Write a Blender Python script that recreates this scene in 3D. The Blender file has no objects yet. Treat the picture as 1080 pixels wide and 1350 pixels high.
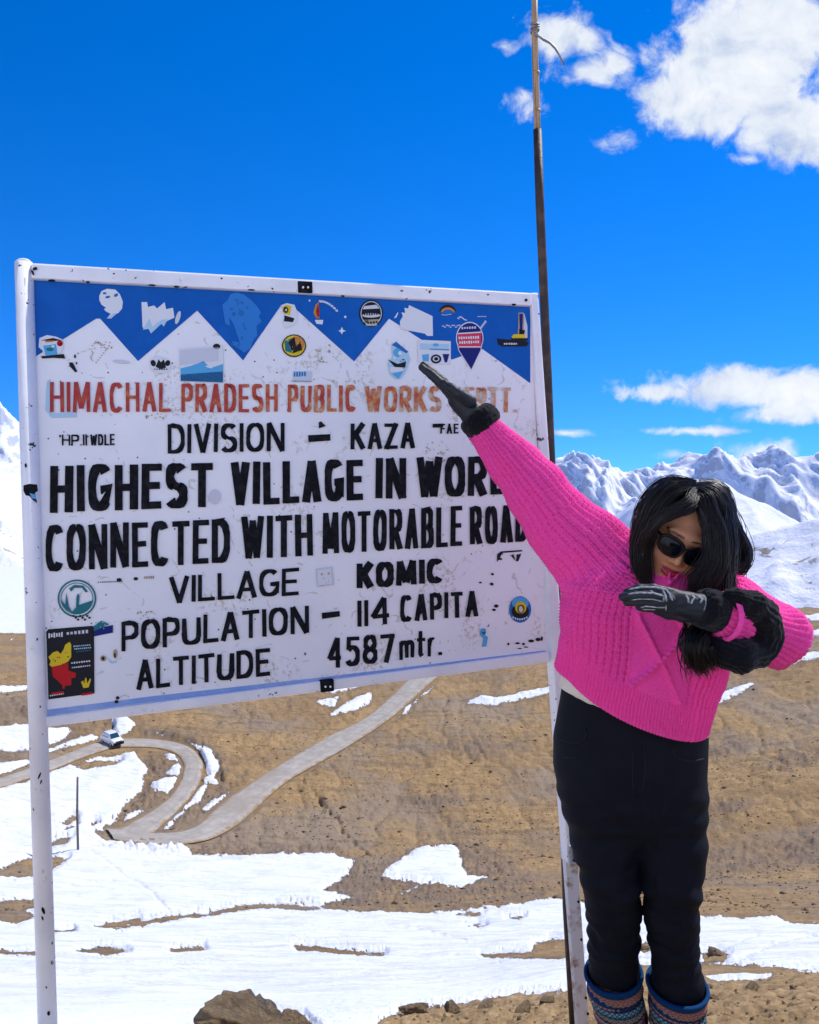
import bpy, bmesh, math, random
import numpy as np
from mathutils import Vector, Matrix, Quaternion

# ------------------------------------------------------------------ camera, light, sky
SC = bpy.context.scene
COL = SC.collection
F = 1050.0                      # focal length in photo pixels (photo 1080 x 1350)
PITCH = math.radians(4.63)
EYE = 1.65
cP, sP = math.cos(PITCH), math.sin(PITCH)
cam_d = bpy.data.cameras.new('camera')
cam_d.sensor_fit = 'HORIZONTAL'; cam_d.sensor_width = 36.0; cam_d.lens = 36.0 * F / 1080.0
cam_d.clip_start = 0.05; cam_d.clip_end = 60000
cam = bpy.data.objects.new('camera', cam_d); COL.objects.link(cam)
cam.location = (0, 0, EYE); cam.rotation_euler = (math.pi / 2 - PITCH, 0, 0)
SC.camera = cam

SUN_AZ, SUN_EL = math.radians(34.5), math.radians(52)   # azimuth from +X towards +Y
sun_dir = Vector((math.cos(SUN_AZ) * math.cos(SUN_EL), math.sin(SUN_AZ) * math.cos(SUN_EL), math.sin(SUN_EL)))
sl = bpy.data.lights.new('sun', 'SUN'); sl.energy = 2.95; sl.angle = math.radians(0.53); sl.color = (1.0, 0.955, 0.89)
so = bpy.data.objects.new('sun', sl); COL.objects.link(so)
so.rotation_euler = sun_dir.to_track_quat('Z', 'Y').to_euler()
SC.view_settings.view_transform = 'Standard'; SC.view_settings.look = 'None'
SC.view_settings.gamma = 1.0; SC.view_settings.exposure = 0.65


def ray(u, v):
    x = (u - 540.0) / F; y = (675.0 - v) / F
    return np.array([x, cP + y * sP, -sP + y * cP])


class NT:
    """tiny node helper"""
    def __init__(s, tree): s.t = tree
    def n(s, typ, props=None, **inp):
        nd = s.t.nodes.new(typ)
        for k, v in (props or {}).items(): setattr(nd, k, v)
        for k, v in inp.items():
            key = int(k[1:]) if k[0] == 'i' and k[1:].isdigit() else k.replace('_', ' ')
            s.set(nd.inputs[key], v)
        return nd
    def set(s, sock, v):
        if isinstance(v, bpy.types.NodeSocket): s.t.links.new(v, sock)
        elif isinstance(v, bpy.types.Node): s.t.links.new(v.outputs[0], sock)
        else:
            if sock.type == 'RGBA' and len(v) == 3: v = (*v, 1)
            sock.default_value = v
    def math(s, op, a, b=0.0, c=0.0, clamp=False):
        return s.n('ShaderNodeMath', {'operation': op, 'use_clamp': clamp}, i0=a, i1=b, i2=c).outputs[0]
    def mix(s, f, a, b, mode='MIX'):
        nd = s.t.nodes.new('ShaderNodeMix'); nd.data_type = 'RGBA'; nd.blend_type = mode
        s.set(nd.inputs[0], f); s.set(nd.inputs[6], a); s.set(nd.inputs[7], b)
        return nd.outputs[2]
    def ramp(s, f, stops, interp='LINEAR'):
        nd = s.t.nodes.new('ShaderNodeValToRGB'); cr = nd.color_ramp; cr.interpolation = interp
        while len(cr.elements) < len(stops): cr.elements.new(0.5)
        for e, (p, c) in zip(cr.elements, stops):
            e.position = p; e.color = (*c, 1) if not isinstance(c, (int, float)) else (c, c, c, 1)
        s.set(nd.inputs[0], f); return nd.outputs[0]
    def noise(s, vec, scale, detail=4, rough=0.55, dist=0.0):
        return s.n('ShaderNodeTexNoise', Vector=vec, Scale=scale, Detail=detail, Roughness=rough, Distortion=dist).outputs[0]
    def smooth(s, x, a, b):
        nd = s.n('ShaderNodeMapRange', {'interpolation_type': 'SMOOTHSTEP'}, Value=x)
        nd.inputs[1].default_value = a; nd.inputs[2].default_value = b
        return nd.outputs[0]


def build_world():
    w = bpy.data.worlds.new('World'); SC.world = w; w.use_nodes = True
    t = NT(w.node_tree); w.node_tree.nodes.clear()
    sky = t.n('ShaderNodeTexSky', {'sky_type': 'NISHITA', 'sun_disc': False, 'sun_elevation': SUN_EL,
              'sun_rotation': math.pi / 2 - SUN_AZ, 'altitude': 4500.0, 'air_density': 1.0, 'dust_density': 0.0, 'ozone_density': 4.0})
    g0 = t.n('ShaderNodeTexCoord').outputs['Generated']
    # high thin mountain air: look the sky up a little above the true horizon
    up = t.n('ShaderNodeVectorMath', {'operation': 'MULTIPLY_ADD'}, i0=g0, i1=(1, 1, .9), i2=(0, 0, .16))
    w.node_tree.links.new(up.outputs[0], sky.inputs['Vector'])
    hs = t.n('ShaderNodeHueSaturation', Hue=0.5095, Saturation=1.33, Value=1.36, Color=sky.outputs[0])
    geo = t.n('ShaderNodeTexCoord').outputs['Generated']
    sep = t.n('ShaderNodeSeparateXYZ', Vector=geo)
    yy = t.math('MAXIMUM', sep.outputs[1], 0.05)
    p = t.math('DIVIDE', sep.outputs[0], yy); q = t.math('DIVIDE', sep.outputs[2], yy)
    pq = t.n('ShaderNodeCombineXYZ', X=p, Y=q).outputs[0]
    # cloud banks: (u, v, half width, half height, density)
    banks = [(995, 70, 135, 85, 1.0), (930, 135, 85, 50, 1.0), (1070, 165, 95, 50, .95), (1045, 40, 80, 60, 1), (1000, 120, 70, 50, 1),
             (745, 45, 52, 32, .62), (780, 98, 52, 22, .66), (815, 85, 28, 26, .55), (665, 62, 22, 11, .42), (697, 138, 30, 20, .30), (822, 182, 24, 14, .28),
             (975, 512, 140, 26, .95), (1065, 520, 75, 36, .95), (880, 516, 66, 15, .8), (1040, 545, 70, 18, .6),
             (1020, 594, 60, 20, .5), (890, 600, 30, 10, .48), (930, 568, 90, 6, .42), (745, 571, 30, 6, .42), (985, 210, 26, 8, .36)]
    mask = None
    for (u, v, a, b, dns) in banks:
        c = ray(u, v); p0 = c[0] / c[1]; q0 = c[2] / c[1]
        dx = t.math('MULTIPLY', t.math('SUBTRACT', p, p0), F / (a * 1.25)); dy = t.math('MULTIPLY', t.math('SUBTRACT', q, q0), F / (b * 1.25))
        d = t.math('SQRT', t.math('ADD', t.math('MULTIPLY', dx, dx), t.math('MULTIPLY', dy, dy)))
        m = t.math('MULTIPLY', t.math('SUBTRACT', 1.0, d), dns)
        mask = m if mask is None else t.math('MAXIMUM', mask, m)
    mask = t.math('MAXIMUM', mask, -0.6)
    warp = t.n('ShaderNodeTexNoise', Vector=pq, Scale=9.0, Detail=3.0)
    pw = t.n('ShaderNodeVectorMath', {'operation': 'MULTIPLY_ADD'}, i0=warp.outputs['Color'], i1=(.09, .06, 0), i2=pq).outputs[0]
    n1 = t.noise(pw, 12.0, 12, 0.62, 0.15); n2 = t.noise(pw, 34.0, 10, 0.66, 0.3)
    nn = t.math('ADD', t.math('MULTIPLY', n1, 1.7), t.math('MULTIPLY', n2, 0.75))
    dens = t.math('ADD', t.math('MULTIPLY', mask, 1.15), t.math('SUBTRACT', nn, 1.30))
    cov = t.smooth(dens, 0.0, 0.50)
    n3 = t.noise(pw, 17.0, 9, 0.6, 0.1)
    ccol = t.ramp(t.math('ADD', t.math('MULTIPLY', n3, .8), t.math('MULTIPLY', dens, .10)), [(0.30, (2.9, 3.4, 4.4)), (0.46, (4.4, 4.7, 5.1)), (0.64, (5.4, 5.45, 5.5))])
    cov2 = t.math('MULTIPLY', cov, 0.96)
    col = t.mix(cov2, hs.outputs[0], ccol)
    bg = t.n('ShaderNodeBackground', Color=col, Strength=0.12)
    out = t.n('ShaderNodeOutputWorld'); w.node_tree.links.new(bg.outputs[0], out.inputs[0])


build_world()

# ------------------------------------------------------------------ helpers
CAM = np.array([0, 0, EYE])


def WY(u, v, Y):
    """point seen at photo pixel (u,v) standing Y metres ahead"""
    r = ray(u, v); return CAM + r * (Y / r[1])


def pxm(v, Y):                       # metres per photo pixel there
    return Y / ray(540, v)[1] / F


def tag(o, label=None, cat=None, group=None, kind=None):
    if label: o['label'] = label
    if cat: o['category'] = cat
    if group: o['group'] = group
    if kind: o['kind'] = kind
    return o


def link(name, me, mat=None, parent=None, smooth=False):
    o = bpy.data.objects.new(name, me); COL.objects.link(o)
    if mat is not None:
        for m in (mat if isinstance(mat, (list, tuple)) else [mat]): me.materials.append(m)
    if smooth: me.polygons.foreach_set('use_smooth', [True] * len(me.polygons))
    if parent is not None:
        o.parent = parent
        o.matrix_parent_inverse = parent.matrix_basis.inverted()
    return o


def mesh_np(name, V, Fq, mat=None, parent=None, smooth=True, attrs=None, mi=None):
    me = bpy.data.meshes.new(name)
    V = np.asarray(V, np.float32); Fq = np.asarray(Fq, np.int32); k = Fq.shape[1]
    me.vertices.add(len(V)); me.vertices.foreach_set('co', V.ravel())
    me.loops.add(Fq.size); me.loops.foreach_set('vertex_index', Fq.ravel())
    me.polygons.add(len(Fq)); me.polygons.foreach_set('loop_start', np.arange(len(Fq), dtype=np.int32) * k)
    me.polygons.foreach_set('loop_total', np.full(len(Fq), k, np.int32))
    if mi is not None: me.polygons.foreach_set('material_index', np.asarray(mi, np.int32))
    me.update(calc_edges=True)
    for an, av in (attrs or {}).items():
        a = me.attributes.new(an, 'FLOAT', 'POINT'); a.data.foreach_set('value', np.asarray(av, np.float32))
    return link(name, me, mat, parent, smooth)


class MB:
    """collects polygons for one mesh"""
    def __init__(s): s.v = []; s.f = []; s.m = []
    def add(s, pts, faces, mi=0):
        b = len(s.v); s.v += [tuple(p) for p in pts]
        for f in faces: s.f.append([b + i for i in f]); s.m.append(mi)
    def box(s, c, size, M=None, mi=0):
        pts = []
        for x in (-.5, .5):
            for y in (-.5, .5):
                for z in (-.5, .5):
                    p = Vector((x * size[0], y * size[1], z * size[2]))
                    if M is not None: p = M @ p
                    pts.append(p + Vector(c))
        s.add(pts, [(0, 1, 3, 2), (4, 6, 7, 5), (0, 4, 5, 1), (2, 3, 7, 6), (0, 2, 6, 4), (1, 5, 7, 3)], mi)
    def tube(s, pts, rad, n=10, mi=0, cap=True, squash=1.0):
        pts = [Vector(p) for p in pts]
        rad = rad if isinstance(rad, (list, tuple)) else [rad] * len(pts)
        up = Vector((0.13, 0.21, 0.97)); rings = []
        for i, p in enumerate(pts):
            d = (pts[min(i + 1, len(pts) - 1)] - pts[max(i - 1, 0)]).normalized()
            a = d.cross(up).normalized(); b = d.cross(a)
            rings.append([p + (a * math.cos(t) + b * math.sin(t) * squash) * rad[i] for t in [2 * math.pi * k / n for k in range(n)]])
        fs = []
        for i in range(len(pts) - 1):
            for k in range(n):
                fs.append((i * n + k, i * n + (k + 1) % n, (i + 1) * n + (k + 1) % n, (i + 1) * n + k))
        if cap: fs += [tuple(range(n))[::-1], tuple((len(pts) - 1) * n + k for k in range(n))]
        s.add([q for r in rings for q in r], fs, mi)
    def build(s, name, mat=None, parent=None, smooth=False, bevel=0.0, seg=2):
        me = bpy.data.meshes.new(name); me.from_pydata(s.v, [], s.f)
        me.polygons.foreach_set('material_index', s.m)
        bm = bmesh.new(); bm.from_mesh(me); bmesh.ops.recalc_face_normals(bm, faces=bm.faces)
        if bevel > 0:
            bmesh.ops.bevel(bm, geom=[e for e in bm.edges if len(e.link_faces) == 2 and e.calc_face_angle(0) > 0.5], offset=bevel, segments=seg, affect='EDGES', profile=0.5)
        bm.to_mesh(me); bm.free(); me.update()
        return link(name, me, mat, parent, smooth)


def empty(name, loc):
    o = bpy.data.objects.new(name, None); COL.objects.link(o); o.location = loc; o.empty_display_size = 0.2
    return o


# ---- noise in numpy
def hash3(ix, iy, iz):
    h = (ix.astype(np.int64) * 374761393 + iy.astype(np.int64) * 668265263 + iz.astype(np.int64) * 2147483647 // 7) & 0xffffffff
    h = ((h ^ (h >> 13)) * 1274126177) & 0xffffffff
    h = ((h ^ (h >> 16)) * 2246822519) & 0xffffffff
    return ((h ^ (h >> 15)) & 0xffffff).astype(np.float32) / 0xffffff


def vnoise(x, y, z=None):
    """gradient-like noise -1..1 (2D perlin or 3D value)"""
    if z is None:
        ix = np.floor(x); iy = np.floor(y); fx = x - ix; fy = y - iy
        zz = np.zeros_like(ix)
        def g(dx, dy):
            a = hash3(ix + dx, iy + dy, zz) * 2 * np.pi
            return np.cos(a) * (fx - dx) + np.sin(a) * (fy - dy)
        sx = fx * fx * fx * (fx * (fx * 6 - 15) + 10); sy = fy * fy * fy * (fy * (fy * 6 - 15) + 10)
        a = g(0, 0) * (1 - sx) + g(1, 0) * sx; b = g(0, 1) * (1 - sx) + g(1, 1) * sx
        return (a * (1 - sy) + b * sy) * 1.45
    ix = np.floor(x); iy = np.floor(y); iz = np.floor(z); fx = x - ix; fy = y - iy; fz = z - iz
    sx = fx * fx * (3 - 2 * fx); sy = fy * fy * (3 - 2 * fy); sz = fz * fz * (3 - 2 * fz)
    r = 0
    for dx in (0, 1):
        for dy in (0, 1):
            for dz in (0, 1):
                r = r + hash3(ix + dx, iy + dy, iz + dz) * (sx if dx else 1 - sx) * (sy if dy else 1 - sy) * (sz if dz else 1 - sz)
    return r * 2 - 1


def fbm(x, y, oct=5, gain=0.5, lac=2.03):
    a = 1; s = 0; tot = 0
    for i in range(oct):
        s = s + a * vnoise(x + 17.3 * i, y - 9.1 * i); tot += a; a *= gain; x = x * lac; y = y * lac
    return s / tot


def ridged(x, y, oct=6, gain=0.5, lac=2.07):
    a = 1; s = 0; tot = 0; w = 1.0
    for i in range(oct):
        r = 1 - np.abs(vnoise(x + 31.7 * i, y + 11.9 * i)); r = r * r * w
        s = s + a * r; tot += a; w = np.clip(r * 1.6, 0, 1); a *= gain; x = x * lac; y = y * lac
    return s / tot


def pchip(x, y, xq):
    x = np.asarray(x, float); y = np.asarray(y, float); h = np.diff(x); d = np.diff(y) / h
    m = np.zeros_like(y); m[0] = d[0]; m[-1] = d[-1]
    for i in range(1, len(x) - 1):
        if d[i - 1] * d[i] > 0:
            w1 = 2 * h[i] + h[i - 1]; w2 = h[i] + 2 * h[i - 1]; m[i] = (w1 + w2) / (w1 / d[i - 1] + w2 / d[i])
    i = np.clip(np.searchsorted(x, xq) - 1, 0, len(x) - 2); t = (xq - x[i]) / h[i]
    return ((2 * t**3 - 3 * t**2 + 1) * y[i] + (t**3 - 2 * t**2 + t) * h[i] * m[i] + (-2 * t**3 + 3 * t**2) * y[i + 1] + (t**3 - t**2) * h[i] * m[i + 1])


def sstep(x, a, b):
    t = np.clip((x - a) / (b - a), 0, 1); return t * t * (3 - 2 * t)


def poly_sd(U, V, poly):
    """signed distance (px, + inside) of points to a polygon"""
    P = np.asarray(poly, float); best = np.full(U.shape, 1e9); ins = np.zeros(U.shape, bool)
    for i in range(len(P)):
        a = P[i]; b = P[(i + 1) % len(P)]; e = b - a
        t = np.clip(((U - a[0]) * e[0] + (V - a[1]) * e[1]) / (e @ e + 1e-9), 0, 1)
        best = np.minimum(best, (U - a[0] - t * e[0])**2 + (V - a[1] - t * e[1])**2)
        c = (a[1] > V) != (b[1] > V)
        with np.errstate(divide='ignore', invalid='ignore'):
            ins ^= c & (U < (b[0] - a[0]) * (V - a[1]) / (b[1] - a[1] + 1e-12) + a[0])
    return np.where(ins, 1, -1) * np.sqrt(best)


def principled(name, color=(.5, .5, .5), rough=.6, metal=0.0, spec=.5):
    m = bpy.data.materials.new(name); m.use_nodes = True
    t = NT(m.node_tree); b = m.node_tree.nodes['Principled BSDF']
    b.inputs['Base Color'].default_value = (*color, 1); b.inputs['Roughness'].default_value = rough
    b.inputs['Metallic'].default_value = metal; b.inputs['Specular IOR Level'].default_value = spec
    return m, t, b


def bump(t, b, height, strength=.4, dist=.01):
    n = t.n('ShaderNodeBump', Strength=strength, Distance=dist, Height=height)
    t.t.links.new(n.outputs[0], b.inputs['Normal']); return n


def worn(name, color, color2, scale=8, rough=.5, metal=0, bs=.15, lo=.45, hi=.65, spec=.5):
    """simple two-tone worn procedural material"""
    m, t, b = principled(name, color, rough, metal, spec)
    oc = t.n('ShaderNodeTexCoord').outputs['Object']
    n = t.noise(oc, scale, 6, .6)
    t.set(b.inputs['Base Color'], t.mix(t.smooth(n, lo, hi), color, color2))
    bump(t, b, t.noise(oc, scale * 6, 4), bs, .004)
    return m

# ------------------------------------------------------------------ terrain
RK = np.array([.8, 1.5, 2.0, 2.6, 3.2, 4.0, 6.0, 9.0, 18.0, 35.0, 60.0, 80.0, 105.0, 130.0, 180.0, 300.0, 600.0, 900.0])
UK = np.array([-700, 0, 270, 540, 810, 1080, 1800.])
TV = np.array([  # photo row of the ground at each distance, one column list per UK
    [3000, 1680, 1440, 1385, 1362, 1350, 1336, 1325, 1250, 1192, 1112, 1012, 925, 885, 848, 806, 768, 745],
    [3000, 1680, 1440, 1385, 1362, 1350, 1336, 1325, 1250, 1192, 1112, 1012, 925, 885, 848, 806, 768, 745],
    [3000, 1680, 1440, 1380, 1350, 1341, 1328, 1318, 1250, 1192, 1116, 1012, 925, 880, 845, 812, 770, 748],
    [3000, 1680, 1440, 1375, 1340, 1328, 1318, 1308, 1250, 1192, 1118, 1015, 925, 880, 848, 812, 770, 748],
    [3000, 1680, 1440, 1370, 1328, 1306, 1290, 1278, 1240, 1192, 1125, 1020, 925, 870, 826, 830, 840, 842],
    [3000, 1680, 1440, 1362, 1318, 1300, 1284, 1272, 1238, 1200, 1135, 1025, 925, 858, 802, 820, 838, 840],
    [3000, 1680, 1440, 1362, 1318, 1300, 1284, 1272, 1238, 1200, 1135, 1025, 925, 858, 802, 820, 838, 840]], float)
LR = np.log(RK)


def row_v(r, u):
    """photo row of the base ground at distance r, column u"""
    lr = np.log(r); vs = np.stack([pchip(LR, TV[k], lr) for k in range(len(UK))])
    u = np.clip(u, UK[0], UK[-1] - 1); k = np.clip(np.searchsorted(UK, u) - 1, 0, len(UK) - 2)
    t = (u - UK[k]) / (UK[k + 1] - UK[k]); t = t * t * (3 - 2 * t)
    idx = np.arange(len(lr))
    return vs[k, idx] * (1 - t) + vs[k + 1, idx] * t


def base_z(r, ph):
    tp = np.clip(np.tan(ph), -2.2, 2.2); u = 540 + F * tp
    for _ in range(3):
        v = row_v(r, u); y = (675 - v) / F; u = 540 + F * tp * (cP + y * sP)
    y = (675 - v) / F
    return EYE + r * np.cos(ph) * (-sP + y * cP) / (cP + y * sP)


_rr = np.exp(np.linspace(math.log(1.2), math.log(890), 4000))


_tab = {}


def ground_at(u, v):
    """base ground point seen at a photo pixel"""
    k = math.floor(u / 6.0); f = u / 6.0 - k
    for q in (k, k + 1):
        if q not in _tab: _tab[q] = row_v(_rr, np.full(len(_rr), q * 6.0))
    vv = _tab[k] * (1 - f) + _tab[k + 1] * f
    r = np.interp(-v, -vv, _rr)
    d = ray(u, v); ph = math.atan2(d[0], d[1])
    z = base_z(np.array([r]), np.array([ph]))[0]
    return np.array([r * math.sin(ph), r * math.cos(ph), z])


def project(P):
    x = P[..., 0]; yy = P[..., 1]; z = P[..., 2] - EYE
    d = yy * cP - z * sP; d = np.where(d < .05, .05, d)
    return 540 + F * x / d, 675 - F * (yy * sP + z * cP) / d


SNOW = [
    [(-400, 1040), (0, 1040), (40, 1028), (63, 1019), (111, 998), (178, 992), (181, 1000), (196, 1011), (189, 1030), (185, 1044), (167, 1060), (152, 1081), (137, 1092), (155, 1107), (207, 1107),
     (237, 1108), (255, 1127), (333, 1128), (360, 1126), (441, 1126), (467, 1135), (460, 1154), (427, 1174), (464, 1184), (471, 1202), (575, 1202), (667, 1195), (727, 1184), (749, 1187), (800, 1200), (925, 1208),
     (976, 1212), (1019, 1208), (1048, 1217), (1080, 1217), (1500, 1225), (1500, 1290), (1080, 1283), (1027, 1277), (965, 1272), (925, 1270), (850, 1272), (790, 1280), (768, 1310), (760, 1310), (730, 1311), (682, 1313), (619, 1324),
     (567, 1330), (541, 1332), (504, 1348), (460, 1400), (400, 1500), (-400, 1500)],
    [(501, 1158), (519, 1139), (552, 1117), (601, 1114), (615, 1154), (641, 1156), (627, 1165), (604, 1172), (567, 1166), (523, 1182), (556, 1166)],
    [(619, 926), (634, 918), (660, 921), (690, 913), (725, 907), (770, 900), (770, 906), (725, 914), (690, 919), (655, 928)],
    [(438, 941), (460, 925), (488, 913), (487, 925), (470, 935)],
    [(420, 926), (445, 920), (440, 930)],
    [(580, 888), (572, 905), (538, 938), (514, 950), (522, 938), (555, 906), (568, 889)],
    [(505, 953), (470, 965), (432, 990), (455, 985), (490, 966)],
    [(395, 905), (500, 880), (520, 888), (440, 912)],
    [(207, 970), (247, 980), (278, 992), (289, 1011), (280, 1022), (267, 1008), (250, 989), (233, 982)],
    [(264, 1029), (278, 1022), (287, 1031)],
    [(244, 1054), (258, 1042), (272, 1035), (262, 1058)],
    [(228, 1067), (242, 1057), (257, 1058), (244, 1068)],
    [(190, 1100), (208, 1083), (231, 1075), (242, 1071), (222, 1089), (200, 1102)],
    [(201, 1036), (214, 1028), (236, 1026), (242, 1033), (222, 1044), (206, 1043)],
    [(221, 1019), (236, 1008), (244, 1011), (242, 1022)],
    [(219, 995), (236, 996), (238, 1004), (222, 1001)],
    [(167, 1075), (178, 1071), (194, 1070), (214, 1056), (216, 1060), (192, 1077), (178, 1083), (165, 1082)],
    [(269, 1067), (278, 1058), (302, 1046), (306, 1056), (281, 1071)],
    [(247, 1092), (258, 1086), (262, 1091), (250, 1096)],
    [(150, 950), (167, 948), (177, 957), (169, 967), (181, 975), (158, 974), (151, 967)],
    [(-300, 965), (0, 961), (38, 957), (60, 962), (92, 960), (86, 969), (61, 981), (40, 987), (0, 989), (-300, 1000)],
    [(62, 989), (119, 968), (128, 973), (83, 983), (62, 992), (40, 999)],
    [(-200, 1020), (0, 1008), (39, 1003), (44, 1011), (0, 1025), (-200, 1040)],
    [(932, 922), (960, 912), (992, 902), (975, 913), (945, 926)],
    [(1030, 868), (1060, 862), (1120, 856), (1120, 864), (1060, 868), (1040, 873)],
    [(1044, 816), (1080, 811), (1150, 806), (1150, 811), (1080, 816)],
    [(1040, 838), (1078, 830), (1120, 828), (1078, 834)],
    [(932, 1289), (960, 1285), (1016, 1287), (1010, 1291), (950, 1293)],
    [(-100, 905), (20, 908), (37, 905), (34, 909), (0, 913)],
]
DIRT = [
    [(-120, 1160), (0, 1149), (37, 1128), (60, 1126), (90, 1131), (67, 1150), (41, 1157)],
    [(-60, 1190), (0, 1189), (44, 1187), (48, 1195), (32, 1200), (46, 1209), (22, 1219), (0, 1215), (-60, 1215)],
    [(70, 1226), (96, 1225), (98, 1229), (72, 1230)],
    [(102, 1256), (125, 1251), (160, 1252), (170, 1256), (140, 1259)],
    [(222, 1254), (240, 1249), (268, 1248), (270, 1253), (245, 1256)],
    [(126, 1223), (140, 1217), (185, 1213), (188, 1217), (150, 1224)],
    [(150, 1225), (185, 1217), (222, 1210), (270, 1203), (315, 1195), (360, 1193), (420, 1195), (420, 1199), (360, 1198), (315, 1201), (270, 1208), (222, 1216), (185, 1223)],
    [(420, 1196), (440, 1188), (470, 1184), (520, 1190), (560, 1195), (575, 1203), (470, 1203)],
    [(388, 1248), (430, 1250), (508, 1257), (505, 1261), (440, 1257), (392, 1252)],
    [(634, 1259), (700, 1256), (705, 1245), (725, 1238), (760, 1236), (766, 1260), (740, 1265), (690, 1264), (640, 1263)],
    [(601, 1207), (618, 1202), (636, 1204), (630, 1208)], [(613, 1222), (628, 1218), (640, 1221), (630, 1223)], [(668, 1212), (690, 1211), (684, 1214)],
    [(95, 1008), (125, 1003), (160, 1003), (150, 1009), (110, 1013)],
    [(80, 1084), (96, 1076), (101, 1080), (88, 1088)], [(84, 1092), (101, 1088), (100, 1091), (86, 1095)], [(66, 1110), (80, 1106), (96, 1106), (84, 1115), (68, 1117)], [(118, 1088), (124, 1084), (130, 1087), (122, 1091)], [(126, 1098), (150, 1094), (158, 1104), (140, 1110)],
    [(925, 1258), (945, 1254), (962, 1258), (955, 1268), (930, 1270)],
    [(840, 1250), (852, 1244), (862, 1252), (850, 1258)],
    [(-100, 1252), (10, 1254), (60, 1256), (50, 1259), (0, 1258), (-100, 1256)],
    [(280, 1500), (262, 1352), (296, 1341), (300, 1328), (330, 1317), (355, 1332), (400, 1341), (420, 1360), (440, 1500)],
]
ROAD1 = [((650, 800), (690, 800)), ((600, 840), (640, 840)), ((556, 878), (592, 880)), ((534, 900), (566, 902)), ((482, 946), (516, 946)), ((434, 970), (462, 982)), ((396, 992), (420, 1006)), ((360, 1013), (382, 1028)),
         ((330, 1033), (354, 1050)), ((304, 1050), (332, 1071)), ((280, 1070), (306, 1092)), ((258, 1089), (270, 1108)), ((232, 1097), (236, 1113)), ((205, 1098), (206, 1115)), ((165, 1094), (178, 1112)), ((140, 1092), (150, 1106))]
ROAD2 = [((142, 1100), (188, 1112)), ((178, 1081), (208, 1092)), ((205, 1065), (226, 1076)), ((222, 1052), (240, 1062)), ((233, 1038), (254, 1046)), ((240, 1025), (264, 1029)), ((243, 1010), (268, 1008)), ((236, 996), (260, 993)), ((222, 989), (245, 982)), ((203, 985), (213, 975)),
         ((180, 984), (185, 973)), ((159, 984), (163, 973)), ((137, 989), (133, 977)), ((100, 1002), (96, 990)), ((63, 1017), (60, 1004)), ((20, 1032), (18, 1019)), ((-30, 1049), (-34, 1036)), ((-90, 1070), (-96, 1056)), ((-170, 1096), (-178, 1081)), ((-270, 1124), (-280, 1107)), ((-420, 1150), (-430, 1132))]


DARKSOIL = [[(425, 1200), (470, 1165), (500, 1140), (560, 1108), (640, 1108), (690, 1150), (745, 1183), (600, 1203)], [(930, 1060), (960, 1050), (1000, 1062), (960, 1075)], [(990, 1010), (1040, 990), (1090, 985), (1090, 1005), (1030, 1020)], [(935, 985), (975, 975), (985, 990), (940, 1000)], [(560, 985), (640, 970), (700, 985), (640, 1000)], [(520, 1050), (600, 1040), (610, 1060), (540, 1070)], [(930, 1122), (1000, 1106), (1100, 1096), (1100, 1140), (1000, 1150), (930, 1168)],
            [(150, 1088), (172, 1058), (196, 1030), (182, 1000), (210, 990), (243, 992), (246, 1012), (236, 1040), (205, 1062), (172, 1082)], [(183, 972), (190, 962), (222, 962), (262, 974), (302, 1000), (300, 1030), (286, 1034), (272, 990), (230, 976)],
            [(225, 1088), (250, 1055), (290, 1030), (330, 1020), (310, 1045), (262, 1085)], [(-100, 930), (36, 925), (110, 955), (150, 950), (140, 965), (60, 985), (-100, 1000)], [(440, 1138), (470, 1130), (500, 1142), (480, 1170), (430, 1190)], [(255, 1122), (300, 1108), (340, 1116), (440, 1110), (466, 1128), (440, 1127), (260, 1130)]]
LINES = [([(122, 1128), (140, 1140), (165, 1158), (190, 1172), (208, 1190), (224, 1206)], 1.6, -.10), ([(150, 1165), (100, 1172), (66, 1176)], 1.4, -.07), ([(462, 1212), (500, 1218), (560, 1230), (615, 1244)], 1.5, -.07), ([(1080, 1232), (1030, 1245), (990, 1262), (960, 1272)], 2.2, -.05), ([(1000, 1236), (965, 1250), (930, 1262)], 1.6, -.04),
         ([(397, 1016), (402, 1034), (414, 1044), (432, 1068), (446, 1082), (452, 1096), (470, 1110), (488, 1126)], 1.8, -.55), ([(440, 1080), (470, 1080)], 1.5, -.2), ([(560, 1112), (620, 1098), (700, 1072), (735, 1060)], 2.4, -.22), ([(935, 1095), (1000, 1072), (1080, 1050)], 1.8, -.2), ([(935, 1020), (1010, 985), (1080, 962)], 1.8, -.18), ([(935, 960), (1000, 935), (1080, 905)], 1.6, -.2), ([(940, 1060), (1020, 1020), (1080, 1000)], 1.4, -.15),
         ([(0, 955), (30, 945), (60, 958), (110, 960), (122, 950)], 2.6, -.5), ([(620, 1120), (650, 1140), (660, 1150)], 3, -.4), ([(360, 1130), (300, 1118), (262, 1112)], 1.5, -.2)]


def line_d(U, V, ln):
    best = np.full(U.shape, 1e9); P = np.asarray(ln, float)
    for a, b in zip(P[:-1], P[1:]):
        e = b - a; t = np.clip(((U - a[0]) * e[0] + (V - a[1]) * e[1]) / (e @ e), 0, 1)
        best = np.minimum(best, np.hypot(U - a[0] - t * e[0], V - a[1] - t * e[1]))
    return best


def road_poly(R): return [a for a, b in R] + [b for a, b in R][::-1]


GR = {}


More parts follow.
